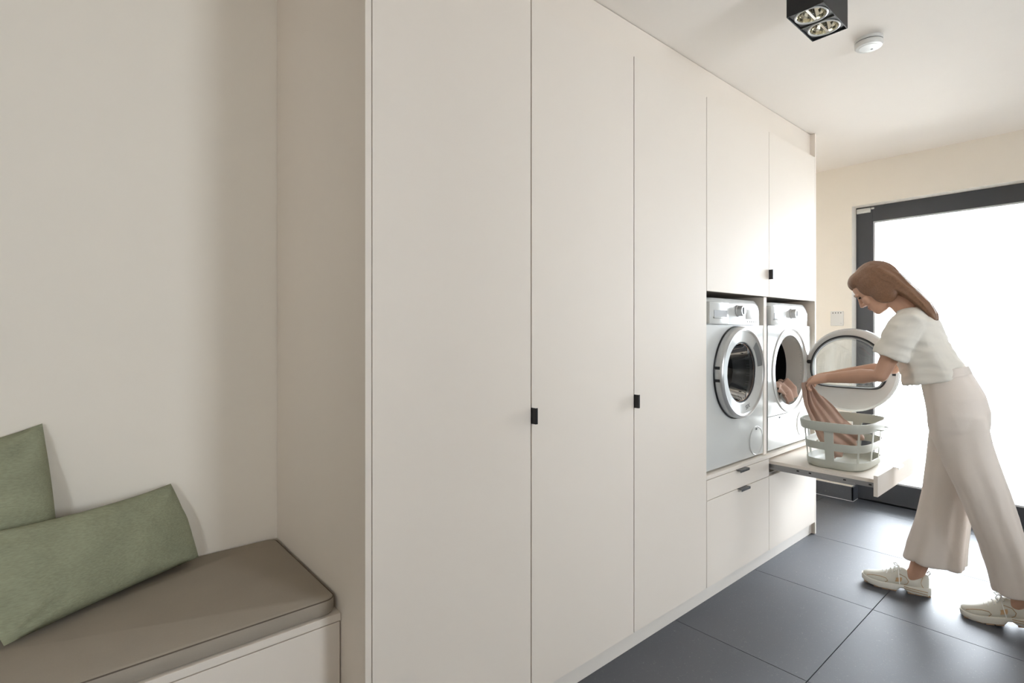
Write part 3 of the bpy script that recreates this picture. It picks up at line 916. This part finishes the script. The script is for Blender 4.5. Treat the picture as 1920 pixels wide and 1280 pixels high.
for cx_ in ((LX0 + xm) / 2, (LX1 + xm) / 2):
    bm = bmesh.new()
    # black square gimbal with a round hole
    hx, hy, r_ = (LX1 - LX0) / 4 - 0.003, (LY1 - LY0) / 2 - 0.004, 0.0525
    nn = 64
    sq = []
    for i in range(nn):
        a = 2 * PI * i / nn; c_, s_ = math.cos(a), math.sin(a); k_ = 1 / max(abs(c_), abs(s_))
        sq.append((c_ * k_ * hx, s_ * k_ * hy))
    ci = [(r_ * math.cos(2 * PI * i / nn), r_ * math.sin(2 * PI * i / nn)) for i in range(nn)]
    add_loft(bm, [[Vector((cx_ + p[0], ymid + p[1], z)) for p in L] for L, z in ((sq, LZ + 0.012), (sq, LZ + 0.006), (ci, LZ + 0.006), (ci, LZ + 0.012))], False, True)
    g_ = obj('gimbal_plate', bm, 'black', t)
    bm = bmesh.new(); add_lathe(bm, (cx_, ymid, LZ), 'z', [(0.0525, 0.010), (0.0525, 0.0035), (0.0485, 0.002), (0.0455, 0.004), (0.0455, 0.010)], 64)
    obj('lamp_ring', bm, 'whiteplastic', g_, smooth=30)
    bm = bmesh.new(); add_lathe(bm, (cx_, ymid, LZ), 'z', [(0.0458, 0.006), (0.043, 0.018), (0.034, 0.034), (0.02, 0.046), (0.008, 0.050), (0.0, 0.050)], 20)
    obj('reflector', bm, 'reflector', g_)
    bm = bmesh.new(); add_lathe(bm, (cx_, ymid, LZ), 'z', [(0.0, 0.008), (0.007, 0.009), (0.0085, 0.014), (0.0085, 0.03), (0.006, 0.05)], 24)
    bl = obj('bulb', bm, 'bulb', g_, smooth=40)
    obj('bulb_clip', box(cx_ - 0.0455, cx_ + 0.0455, ymid - 0.004, ymid + 0.004, LZ + 0.006, LZ + 0.008), 'chrome', g_)

SX, SY = 2.632, 0.719
t = thing('smoke_detector', 'round white smoke detector on the ceiling', 'smoke detector', (SX, SY, CEIL))
bm = bmesh.new(); add_lathe(bm, (SX, SY, CEIL), 'z', [(0.052, -0.0005), (0.053, -0.010), (0.051, -0.013), (0.0, -0.013)], 64)
obj('base', bm, 'whiteplastic', t, smooth=35)
bm = bmesh.new(); add_lathe(bm, (SX, SY, CEIL), 'z', [(0.048, -0.013), (0.048, -0.017)], 64)
obj('vent_slot', bm, 'darkgrey', t)
bm = bmesh.new(); add_lathe(bm, (SX, SY, CEIL), 'z', [(0.0, -0.016), (0.051, -0.0165), (0.0525, -0.019), (0.052, -0.030), (0.048, -0.036), (0.037, -0.0375), (0.0362, -0.0368), (0.035, -0.0378), (0.0, -0.0385)], 64)
cv_ = obj('cover', bm, 'whiteplastic', t, smooth=35)
bm = bmesh.new(); add_lathe(bm, (SX + 0.020, SY - 0.006, CEIL), 'z', [(0.0045, -0.036), (0.0045, -0.0392), (0.0, -0.0394)], 20)
obj('indicator', bm, 'midgrey', cv_, smooth=35)

t = thing('wall_controller', 'small white wall plate with touch icons beside the glass door', 'wall plate', (XE, 1.446, 1.374))
obj('plate', box(XE - 0.012, XE - 0.0003, 1.402, 1.490, 1.318, 1.431, 0.004, 3), 'whiteplastic', t, smooth=35)
for q in range(4):
    yy = 1.415 + q * 0.018
    obj('icon', box(XE - 0.0128, XE - 0.0115, yy, yy + 0.006, 1.413, 1.421, 0.0004, 1), 'darkgrey', t)
obj('icon', box(XE - 0.0128, XE - 0.0115, 1.412, 1.421, 1.333, 1.340, 0.0004, 1), 'lightgrey', t)
t = thing('door_sensor', 'small white contact sensor on the top corner of the door frame', 'sensor', (FX0, 1.295, 2.185))
obj('sensor_case', box(FX0 - 0.014, FX0 - 0.0003, 1.252, 1.342, 2.168, 2.203, 0.003, 2), 'whiteplastic', t, smooth=35)
obj('magnet', box(FX0 - 0.010, FX0 - 0.0003, 1.228, 1.249, 2.190, 2.203, 0.002, 2), 'lightgrey', t, smooth=35)

# ------------------------------------------------------------------ cloths


def rag(name, path, widths, side, label, cat='cloth', m='pink', folds=5, amp=0.014, seed=0, thick=0.004, nU=40):
    """sheet of cloth following a path of points, gathered into folds across its width"""
    pts = [Vector(p) for p in path]
    nV = 46
    bm = bmesh.new(); rows = []
    seg = len(pts) - 1
    for j in range(nV + 1):
        q = j / nV * seg; k = min(int(q), seg - 1); f = q - k
        p0, p1, p2, p3 = pts[max(k - 1, 0)], pts[k], pts[k + 1], pts[min(k + 2, seg)]
        c = 0.5 * ((2 * p1) + (p2 - p0) * f + (2 * p0 - 5 * p1 + 4 * p2 - p3) * f * f + (3 * p1 - p0 - 3 * p2 + p3) * f ** 3)
        tg = (p2 - p1).normalized()
        wv = widths[k] * (1 - f) + widths[k + 1] * f
        s = Vector(side); s = (s - tg * s.dot(tg)).normalized(); nn_ = tg.cross(s)
        row = []
        for i in range(nU + 1):
            u_ = i / nU - 0.5
            d_ = amp * math.sin(u_ * folds * 2 * PI + seed + 1.3 * math.sin(j * 0.13 + seed)) * (0.5 + 0.8 * abs(noise.noise(Vector((u_ * 3, j * 0.07, seed)))))
            d_ += 0.012 * noise.noise(Vector((u_ * 5 + seed, j * 0.09, 1.7)))
            row.append(bm.verts.new(c + s * u_ * wv + nn_ * d_))
        rows.append(row)
    for j in range(nV):
        for i in range(nU): bm.faces.new((rows[j][i], rows[j][i + 1], rows[j + 1][i + 1], rows[j + 1][i]))
    bmesh.ops.recalc_face_normals(bm, faces=bm.faces[:])
    me = evaluated(bm, [('SOLIDIFY', dict(thickness=thick, offset=0)), ('SUBSURF', dict(levels=1, render_levels=1))])
    o = obj(name, me, m, smooth=80, loc=pts[-1])
    return tag(o, label, cat)


rag('towel', [(3.20, 1.50, 0.895), (3.215, 1.42, 0.935), (3.225, 1.355, 0.965), (3.235, 1.322, 0.965), (3.250, 1.290, 0.93), (3.262, 1.275, 0.875)], [0.22, 0.25, 0.26, 0.25, 0.23, 0.20], (1, 0, 0.02),
    'dusty pink towel spilling out of the open dryer drum', 'towel', folds=2.5, amp=0.016, seed=2.0, thick=0.006)
rag('garment', [(3.052, 1.118, 1.005), (3.058, 1.112, 0.965), (3.085, 1.095, 0.90), (3.125, 1.065, 0.83), (3.175, 1.03, 0.74), (3.23, 1.00, 0.68), (3.29, 0.985, 0.635)], [0.04, 0.06, 0.11, 0.15, 0.18, 0.20, 0.19], (0.75, -0.6, 0.2),
    'dusty pink garment hanging from the hands down into the laundry basket', 'garment', folds=4, amp=0.016, seed=5.0)

# ------------------------------------------------------------------ person unloading the dryer
PX = 3.14
pr = thing('person', 'person in cream top and wide oatmeal trousers leaning forward to unload the dryer', 'person', (PX, 0.52, 0))
HP = math.radians(40)
HC = Vector((PX, 0.820, 1.500)); HF = Vector((0, math.cos(HP), -math.sin(HP))); HU = Vector((0, math.sin(HP), math.cos(HP))); HX = Vector((1, 0, 0))
HR = Matrix((HX, HF, HU)).transposed()


def hd(x, f, u): return HC + HX * x + HF * f + HU * u


def hball(bm, x, f, u, r): return add_ball(bm, hd(x, f, u), r, 16, 12, HR)


bm = bmesh.new()
rings = []
for u, fb, ff, hw, e in ((-0.114, 0.040, 0.078, 0.018, 2), (-0.104, 0.020, 0.089, 0.032, 2.2), (-0.085, -0.02, 0.093, 0.047, 2.3), (-0.055, -0.060, 0.092, 0.058, 2.3),
                         (-0.025, -0.085, 0.093, 0.066, 2.2), (0.000, -0.096, 0.092, 0.070, 2.2), (0.035, -0.100, 0.097, 0.074, 2.1), (0.070, -0.094, 0.090, 0.069, 2), (0.098, -0.070, 0.064, 0.051, 2), (0.114, -0.028, 0.026, 0.022, 2)):
    rings.append(sring(hd(0, (fb + ff) / 2, u), HX * hw, HF * ((ff - fb) / 2), 28, e))
add_loft(bm, rings)
add_tube(bm, [hd(0, 0.094, 0.016), hd(0, 0.102, -0.006), hd(0, 0.110, -0.026)], [0.008, 0.009, 0.011], 10)
hball(bm, 0, 0.111, -0.030, (0.0115, 0.012, 0.010)); hball(bm, 0.011, 0.100, -0.034, (0.008, 0.010, 0.008)); hball(bm, -0.011, 0.100, -0.034, (0.008, 0.010, 0.008))
for s in (-1, 1):
    hball(bm, 0.028 * s, 0.086, 0.020, (0.026, 0.013, 0.008))        # brow ridge
    hball(bm, 0.040 * s, 0.070, -0.030, (0.022, 0.020, 0.022))       # cheek
    hball(bm, 0.070 * s, -0.006, -0.008, (0.007, 0.016, 0.028))      # ear
hball(bm, 0, 0.090, -0.058, (0.024, 0.010, 0.008)); hball(bm, 0, 0.089, -0.069, (0.020, 0.010, 0.008)); hball(bm, 0, 0.074, -0.098, (0.022, 0.018, 0.016))
NB = Vector((PX - 0.005, 0.672, 1.372))
add_tube(bm, [NB, NB.lerp(hd(0, -0.020, -0.05), 0.5), hd(0, -0.018, -0.045)], [0.060, 0.052, 0.054], 18)
# trunk
for_rings = [(0.505, 0.86, 0.095, 0.150), (0.510, 0.94, 0.098, 0.160), (0.545, 1.03, 0.072, 0.118), (0.590, 1.10, 0.066, 0.108), (0.628, 1.20, 0.072, 0.125), (0.652, 1.28, 0.070, 0.135), (0.664, 1.33, 0.056, 0.12), (0.672, 1.365, 0.045, 0.08)]
add_loft(bm, [sring((PX - 0.01, y, z), (w_, 0, 0), (0, d_, 0), 28, 2.4) for y, z, d_, w_ in for_rings])
# legs
LA, RA = Vector((3.138, 0.278, 0.145)), Vector((3.187, 0.668, 0.105))
add_capsules(bm, [(3.068, 0.495, 0.88), (3.068, 0.47, 0.72), (3.072, 0.415, 0.50), (3.095, 0.345, 0.33), LA], [0.082, 0.070, 0.050, 0.048, 0.034])
add_capsules(bm, [(3.210, 0.508, 0.88), (3.212, 0.535, 0.70), (3.212, 0.585, 0.50), (3.20, 0.610, 0.33), RA], [0.082, 0.070, 0.050, 0.048, 0.034])
FD = {'front': (Vector((3.13, 0.885, 0)), Vector((-0.264, 0.965, 0)).normalized()), 'rear': (Vector((3.10, 0.488, 0)), Vector((-0.196, 0.98, 0)).normalized())}
add_capsules(bm, [RA, RA + FD['front'][1] * 0.035 - Vector((0, 0, 0.045)), RA + FD['front'][1] * 0.11 - Vector((0, 0, 0.062))], [0.033, 0.028, 0.018])
add_capsules(bm, [LA, LA + FD['rear'][1] * 0.035 - Vector((0, 0, 0.050)), LA + FD['rear'][1] * 0.10 - Vector((0, 0, 0.088))], [0.032, 0.027, 0.018])
# arms
LS, LE, LW = Vector((2.968, 0.662, 1.308)), Vector((2.938, 0.755, 1.070)), Vector((3.022, 0.995, 1.036))
RS, RE, RW = Vector((3.288, 0.680, 1.308)), Vector((3.335, 0.800, 1.085)), Vector((3.262, 1.035, 1.040))
for S_, E_, W_ in ((LS, LE, LW), (RS, RE, RW)):
    ua = S_.lerp(E_, 0.5); fa = E_.lerp(W_, 0.35)
    add_capsules(bm, [Vector((PX + (S_.x - PX) * 0.6, S_.y, S_.z)), S_, ua, E_, fa, E_.lerp(W_, 0.75), W_], [0.042, 0.043, 0.041, 0.0335, 0.0365, 0.030, 0.0255])


def hand(bm, W, d, back, thumb, curl):
    """palm, four fingers of unequal length and a thumb off the side of the palm"""
    d = Vector(d).normalized(); b = Vector(back); b = (b - d * b.dot(d)).normalized(); s = Vector(thumb); s = (s - d * s.dot(d) - b * s.dot(b)).normalized()
    rings = []
    for q, w_, t_ in ((-0.01, 0.024, 0.020), (0.015, 0.031, 0.019), (0.045, 0.040, 0.0165), (0.075, 0.042, 0.014), (0.088, 0.041, 0.011)):
        rings.append(sring(W + d * q, s * w_, b * t_, 20, 2.8))
    add_loft(bm, rings)
    add_ball(bm, W + d * 0.035 + s * 0.022 - b * 0.010, (0.020, 0.020, 0.018), 12, 8)
    for off, L, sp, cu in ((0.0315, 0.072, 0.13, 1.0), (0.0105, 0.081, 0.04, 1.04), (-0.0105, 0.075, -0.05, 1.1), (-0.0310, 0.060, -0.16, 1.2)):
        p = W + d * 0.080 + s * off; pts = [p]; rad = [0.0092]
        a = curl * 0.45 * cu
        dd = (d + s * sp).normalized()
        for k, f in enumerate((0.46, 0.30, 0.24)):
            v = dd * math.cos(a) - b * math.sin(a)
            p = p + v * L * f; pts.append(p); rad.append((0.0085, 0.0078, 0.0066)[k]); a += curl * (0.75, 0.55, 0.4)[k] * cu
        add_capsules(bm, pts, rad, 10)
    p0 = W + d * 0.022 + s * 0.026 - b * 0.006
    p1 = p0 + (d * 0.55 + s * 0.75 - b * 0.35).normalized() * 0.038
    p2 = p1 + (d * 0.85 + s * 0.15 - b * 0.5).normalized() * 0.031
    p3 = p2 + (d * 0.85 - s * 0.25 - b * 0.45).normalized() * 0.024
    add_capsules(bm, [p0, p1, p2, p3], [0.0125, 0.0105, 0.0095, 0.0078], 10)


hand(bm, LW + (LW - LE).normalized() * 0.012, (0.22, 0.95, -0.18), (-0.45, 0.15, 0.88), (0.9, 0.0, 0.45), 0.95)
hand(bm, RW + (RW - RE).normalized() * 0.012, (-0.12, 0.96, -0.24), (0.35, 0.2, 0.9), (-0.95, 0.0, 0.35), 0.55)
obj('body', union(bm, 0.0042, 3), 'skin', pr, smooth=80)

for s in (-1, 1):
    bm = bmesh.new(); hball(bm, 0.031 * s, 0.0875, 0.002, (0.0125, 0.007, 0.0045)); obj('eye', bm, 'eye', pr, smooth=80)
    bm = bmesh.new(); add_tube(bm, [hd(0.014 * s, 0.101, 0.022), hd(0.030 * s, 0.099, 0.027), hd(0.048 * s, 0.086, 0.022)], [0.003, 0.0034, 0.002], 8); obj('eyebrow', bm, 'hair', pr, smooth=80)
bm = bmesh.new(); hball(bm, 0, 0.0955, -0.060, (0.021, 0.006, 0.0045)); hball(bm, 0, 0.0945, -0.068, (0.018, 0.006, 0.005)); obj('lips', bm, 'lips', pr, smooth=80)

# long hair: cap over the skull, loose length lying down the neck and back
bm = bmesh.new()
hball(bm, 0, -0.016, 0.024, (0.091, 0.102, 0.108)); hball(bm, 0, 0.032, 0.074, (0.073, 0.063, 0.050))
hball(bm, 0.062, -0.016, -0.040, (0.029, 0.056, 0.072)); hball(bm, -0.062, -0.016, -0.040, (0.029, 0.056, 0.072))
tl = [(hd(0, -0.045, 0.045), 0.080, 0.060), (hd(0, -0.072, -0.03), 0.083, 0.045), (hd(0, -0.078, -0.095), 0.080, 0.036), (Vector((PX - 0.012, 0.668, 1.452)), 0.085, 0.030), (Vector((PX - 0.02, 0.622, 1.400)), 0.082, 0.026), (Vector((PX - 0.024, 0.588, 1.350)), 0.062, 0.016), (Vector((PX - 0.024, 0.578, 1.328)), 0.035, 0.008)]
rings = []
for i, (c, w_, t_) in enumerate(tl):
    dd = (tl[min(i + 1, len(tl) - 1)][0] - tl[max(i - 1, 0)][0]).normalized()
    nn_ = HX.cross(dd).normalized()
    rings.append(sring(c, HX * w_, nn_ * t_, 36, 2.2, lambda a, i=i: 1 + 0.05 * math.sin(a * 9 + i * 0.4)))
add_loft(bm, rings)
me = union(bm, 0.0042, 3)
wrinkle(me, 0.003, 60, 0.0, 1, (1.0, 0.12, 0.12))
obj('hair', me, 'hair', pr, smooth=80)['label'] = 'long brown hair falling over the back'

# cream top
bm = bmesh.new()
SH = [(0.585, 1.040, 0.119, 0.154, 2.3), (0.586, 1.050, 0.122, 0.157, 2.3), (0.598, 1.10, 0.114, 0.153, 2.3), (0.630, 1.18, 0.099, 0.155, 2.3), (0.650, 1.25, 0.095, 0.165, 2.4), (0.660, 1.30, 0.086, 0.172, 2.5), (0.668, 1.335, 0.070, 0.160, 2.4), (0.674, 1.365, 0.060, 0.112, 2.2), (0.680, 1.385, 0.056, 0.074, 2.0)]
rg = [sring((PX - 0.01, y, z + 0.0), (w_, 0, 0), (0, d_, -0.22 * d_), 40, e, lambda a, k=i: 1 + (0.02 * math.sin(a * 7 + 1) if k < 4 else 0)) for i, (y, z, d_, w_, e) in enumerate(SH)]
inner = [sring((PX - 0.01, y, z), (w_, 0, 0), (0, d_, 0), 40, 2.3) for y, z, d_, w_ in ((0.604, 1.10, 0.085, 0.130), (0.597, 1.043, 0.098, 0.143))]
add_loft(bm, inner + rg)
for S_, E_ in ((LS, LE), (RS, RE)):
    sg = -1 if S_.x < PX else 1
    p0 = Vector((PX + sg * 0.10, S_.y, S_.z + 0.005)); dn = (E_ - S_).normalized()
    pts = [p0, S_ + Vector((-sg * 0.012, 0, 0)), S_ + dn * 0.07, S_ + dn * 0.14, S_ + dn * 0.165, S_ + dn * 0.164, S_ + dn * 0.12]
    add_tube(bm, pts, [0.066, 0.068, 0.067, 0.070, 0.072, 0.062, 0.055], 24)
me = union(bm, 0.0052, 3)
wrinkle(me, 0.006, 13, 0.007, 10, (1, 1, 2.2))
obj('shirt', me, 'shirt', pr, smooth=80)

# wide trousers
bm = bmesh.new()
add_loft(bm, [sring((PX - 0.004, y, z), (w_, 0, 0), (0, d_, d_ * tilt), 44, 2.4) for y, z, d_, w_, tilt in
              ((0.500, 0.78, 0.092, 0.150, 0), (0.502, 0.84, 0.104, 0.166, 0), (0.504, 0.90, 0.107, 0.170, -0.05), (0.516, 0.97, 0.103, 0.160, -0.12), (0.535, 1.03, 0.093, 0.142, -0.2), (0.550, 1.075, 0.082, 0.130, -0.28), (0.554, 1.09, 0.080, 0.127, -0.28))])


def leg(secs, hem_up, ph):
    n_ = 56
    rings = []
    for i, (x, y, z, d_, w_) in enumerate(secs):
        k = i / (len(secs) - 1)
        rings.append(sring((x, y, z), (w_, 0, 0), (0, d_, 0), n_, 2.2, lambda a, k=k: 1 + 0.075 * k * math.sin(a * 6 + ph + 1.4 * k) + 0.03 * k * math.sin(a * 11 + ph * 2)))
    x, y, z, d_, w_ = secs[-1]
    rings.append(sring((x, y, z + 0.002), (w_ - 0.014, 0, 0), (0, d_ - 0.014, 0), n_, 2.2))
    rings.append(sring((x, y - 0.01, z + hem_up), (w_ - 0.030, 0, 0), (0, d_ - 0.030, 0), n_, 2.2))
    add_loft(bm, rings)


leg([(3.212, 0.506, 0.90, 0.098, 0.088), (3.214, 0.518, 0.78, 0.106, 0.094), (3.214, 0.535, 0.65, 0.100, 0.094), (3.210, 0.556, 0.50, 0.096, 0.092), (3.205, 0.578, 0.35, 0.104, 0.096), (3.198, 0.594, 0.24, 0.112, 0.100), (3.194, 0.602, 0.172, 0.116, 0.102)], 0.07, 0.4)
leg([(3.066, 0.497, 0.90, 0.098, 0.086), (3.066, 0.478, 0.78, 0.100, 0.090), (3.066, 0.438, 0.65, 0.092, 0.088), (3.070, 0.388, 0.50, 0.082, 0.084), (3.082, 0.343, 0.35, 0.078, 0.082), (3.095, 0.318, 0.24, 0.078, 0.080), (3.102, 0.300, 0.160, 0.080, 0.080)], 0.05, 2.1)
me = union(bm, 0.0058, 4)
wrinkle(me, 0.005, 9, 0.007, 8, (1.6, 1.6, 0.45))
obj('trousers', me, 'pants', pr, smooth=80)
bm = bmesh.new()
add_loft(bm, [sring((PX - 0.004, y, z), (w_, 0, 0), (0, d_, -0.28 * d_), 44, 2.4) for y, z, d_, w_ in ((0.546, 1.058, 0.089, 0.136), (0.548, 1.058, 0.0915, 0.1385), (0.555, 1.094, 0.0855, 0.1325), (0.553, 1.094, 0.081, 0.128))], False, True)
obj('waistband', bm, 'pants', pr, smooth=60)


def shoe(which, toe, fwd, heel_up, toe_lift=0.0):
    fwd = fwd.normalized(); L = 0.272
    side = fwd.cross(Vector((0, 0, 1))).normalized()
    piv = toe - fwd * 0.085
    R = Matrix.Rotation(-heel_up, 3, side)

    def P(s, x, z):
        spring = 0.014 * max(0, (s - 0.19) / 0.08) ** 2
        p = toe - fwd * (L - s) + side * x + Vector((0, 0, z + spring))
        return piv + R @ (p - piv)
    up_secs = [(0.001, 0.018, 0.030, 0.088), (0.008, 0.028, 0.026, 0.098), (0.022, 0.0335, 0.024, 0.097), (0.045, 0.036, 0.024, 0.088), (0.075, 0.0375, 0.024, 0.092), (0.100, 0.039, 0.024, 0.111), (0.112, 0.040, 0.024, 0.110),
               (0.140, 0.043, 0.024, 0.094), (0.170, 0.046, 0.024, 0.078), (0.205, 0.0465, 0.024, 0.066), (0.235, 0.041, 0.024, 0.058), (0.255, 0.030, 0.024, 0.049), (0.266, 0.015, 0.026, 0.040)]
    bm = bmesh.new(); rings = []
    for s, hw, zb, zt in up_secs:
        ring = []
        for i in range(28):
            a = 2 * PI * i / 28
            ca, sa = math.cos(a), math.sin(a)
            zz = (zb + zt) / 2 + (zt - zb) / 2 * math.copysign(abs(sa) ** 0.8, sa)
            k = max(0.0, (zz - zb) / (zt - zb))
            ring.append(P(s, hw * math.copysign(abs(ca) ** 0.75, ca) * (1 - 0.42 * k ** 1.6), zz))
        rings.append(ring)
    add_loft(bm, rings)
    root = obj('shoe', evaluated(bm, [('SUBSURF', dict(levels=1, render_levels=1))]), 'shoe', pr, smooth=80)
    root['label'] = 'off-white running shoe, ' + ('flat on the floor in front' if which == 'front' else 'pushing off behind')
    # midsole
    bm = bmesh.new(); rings = []
    for s, hw, z0, z1 in ((-0.006, 0.022, 0.010, 0.040), (0.004, 0.034, 0.004, 0.042), (0.03, 0.0405, 0.003, 0.038), (0.07, 0.0405, 0.003, 0.034), (0.088, 0.039, 0.008, 0.033), (0.10, 0.0385, 0.018, 0.033), (0.115, 0.040, 0.018, 0.033), (0.128, 0.043, 0.004, 0.033), (0.15, 0.0475, 0.003, 0.033), (0.20, 0.0500, 0.003, 0.032), (0.235, 0.0445, 0.003, 0.031), (0.258, 0.032, 0.004, 0.031), (0.272, 0.014, 0.007, 0.030)):
        rings.append([P(s, x_ * hw, z_) for x_, z_ in ((-1, z0 + 0.004), (-1.03, (z0 + z1) / 2), (-0.97, z1 - 0.003), (-0.85, z1), (0.85, z1), (0.97, z1 - 0.003), (1.03, (z0 + z1) / 2), (1, z0 + 0.004), (0.9, z0), (-0.9, z0))])
    add_loft(bm, rings)
    obj('midsole', bm, 'sole', root, smooth=40)
    # outsole blocks
    for a0, a1, hw in ((-0.004, 0.026, 0.033), (0.030, 0.056, 0.039), (0.060, 0.086, 0.039), (0.130, 0.158, 0.045), (0.162, 0.190, 0.049), (0.194, 0.222, 0.047), (0.226, 0.262, 0.036)):
        bm = bmesh.new()
        add_loft(bm, [[P(s, x_, z_) for x_, z_ in ((-h_, 0.0006), (h_, 0.0006), (h_, 0.006), (-h_, 0.006))] for s, h_ in ((a0, hw * 0.97), (a1, hw))])
        obj('outsole_block', bm, 'outsole', root)
    # overlays: toe cap line, side patch, heel line

    def surf(s, k, sg, off=0.001):
        for (s0, h0, b0, t0), (s1, h1, b1, t1) in zip(up_secs, up_secs[1:]):
            if s0 <= s <= s1:
                f = (s - s0) / (s1 - s0); hw = h0 + (h1 - h0) * f; zb = b0 + (b1 - b0) * f; zt = t0 + (t1 - t0) * f
                break
        sa = 2 * k - 1
        sa_ = math.copysign(abs(sa) ** (1 / 0.8), sa); ca = math.sqrt(max(0, 1 - sa_ * sa_))
        return P(s, sg * (hw * ca ** 0.75 * (1 - 0.42 * k ** 1.6) + off), zb + (zt - zb) * k)
    for sg in (-1, 1):
        bm = bmesh.new(); add_tube(bm, [surf(s, k, sg, 0.0005) for s, k in ((0.250, 0.55), (0.225, 0.72), (0.195, 0.70), (0.172, 0.55), (0.165, 0.35), (0.175, 0.18))], 0.0017, 6)
        obj('toe_overlay', bm, 'shoe2', root, smooth=60)
        bm = bmesh.new(); add_tube(bm, [surf(s, k, sg, 0.0005) for s, k in ((0.118, 0.72), (0.092, 0.62), (0.082, 0.45), (0.088, 0.25), (0.10, 0.14))], 0.0017, 6)
        obj('side_overlay', bm, 'shoe2', root, smooth=60)
        bm = bmesh.new(); add_tube(bm, [surf(s, k, sg, 0.0005) for s, k in ((0.026, 0.85), (0.034, 0.55), (0.028, 0.3), (0.020, 0.12))], 0.0015, 6)
        obj('heel_overlay', bm, 'shoe2', root, smooth=60)
        for z_a, z_b in ((0.030, 0.024), (0.021, 0.012)):
            bm = bmesh.new(); add_tube(bm, [P(0.100, sg * 0.0400, z_a + 0.001), P(0.070, sg * 0.0418, z_a - 0.002), P(0.035, sg * 0.0418, (z_a + z_b) / 2), P(0.008, sg * 0.0365, z_b)], 0.0018, 6)
            obj('heel_groove', bm, 'shoe2', root, smooth=60)
        bm = bmesh.new()
        grid = [[bm.verts.new(surf(s + (0.004 if k < 0.4 else 0), k, sg, 0.0016)) for s in (0.108, 0.116, 0.124, 0.132)] for k in (0.30, 0.42, 0.54)]
        for i in range(2):
            for j in range(3): bm.faces.new((grid[i][j], grid[i][j + 1], grid[i + 1][j + 1], grid[i + 1][j]))
        obj('side_logo_patch', bm, 'tan', root, smooth=60)
    # laces
    bm = bmesh.new()
    for q in range(5):
        s = 0.118 + q * 0.016
        zt = 0.109 - q * 0.0092
        pts = [P(s + 0.004 * (1 if q % 2 else -1), -0.024, zt - 0.010), P(s, -0.012, zt + 0.001), P(s, 0.0, zt + 0.003), P(s, 0.012, zt + 0.001), P(s - 0.004 * (1 if q % 2 else -1), 0.024, zt - 0.010)]
        add_tube(bm, pts, 0.0023, 6)
    for sg in (-1, 1):
        add_tube(bm, [P(0.118, 0, 0.113), P(0.130, sg * 0.014, 0.120), P(0.140, sg * 0.030, 0.112), P(0.132, sg * 0.034, 0.100), P(0.122, sg * 0.016, 0.108), P(0.118, 0, 0.114)], 0.0020, 6)
        add_tube(bm, [P(0.118, 0, 0.113), P(0.122, sg * 0.026, 0.104), P(0.120, sg * 0.045, 0.072), P(0.118, sg * 0.050, 0.040)], 0.0018, 6)
    obj('laces', bm, 'lace', root, smooth=60)
    bm = bmesh.new(); add_tube(bm, [P(0.006, 0, 0.090), P(-0.004, 0, 0.104), P(0.000, 0, 0.115), P(0.010, 0, 0.104)], 0.0022, 6)
    obj('heel_loop', bm, 'lace', root, smooth=60)
    bm = bmesh.new(); add_ball(bm, P(0.052, 0, 0.094), (0.027, 0.034, 0.008), 20, 8)
    obj('collar', bm, 'shoe2', root, smooth=60)


shoe('front', FD['front'][0], FD['front'][1], 0.0)
shoe('rear', FD['rear'][0], FD['rear'][1], math.radians(10))
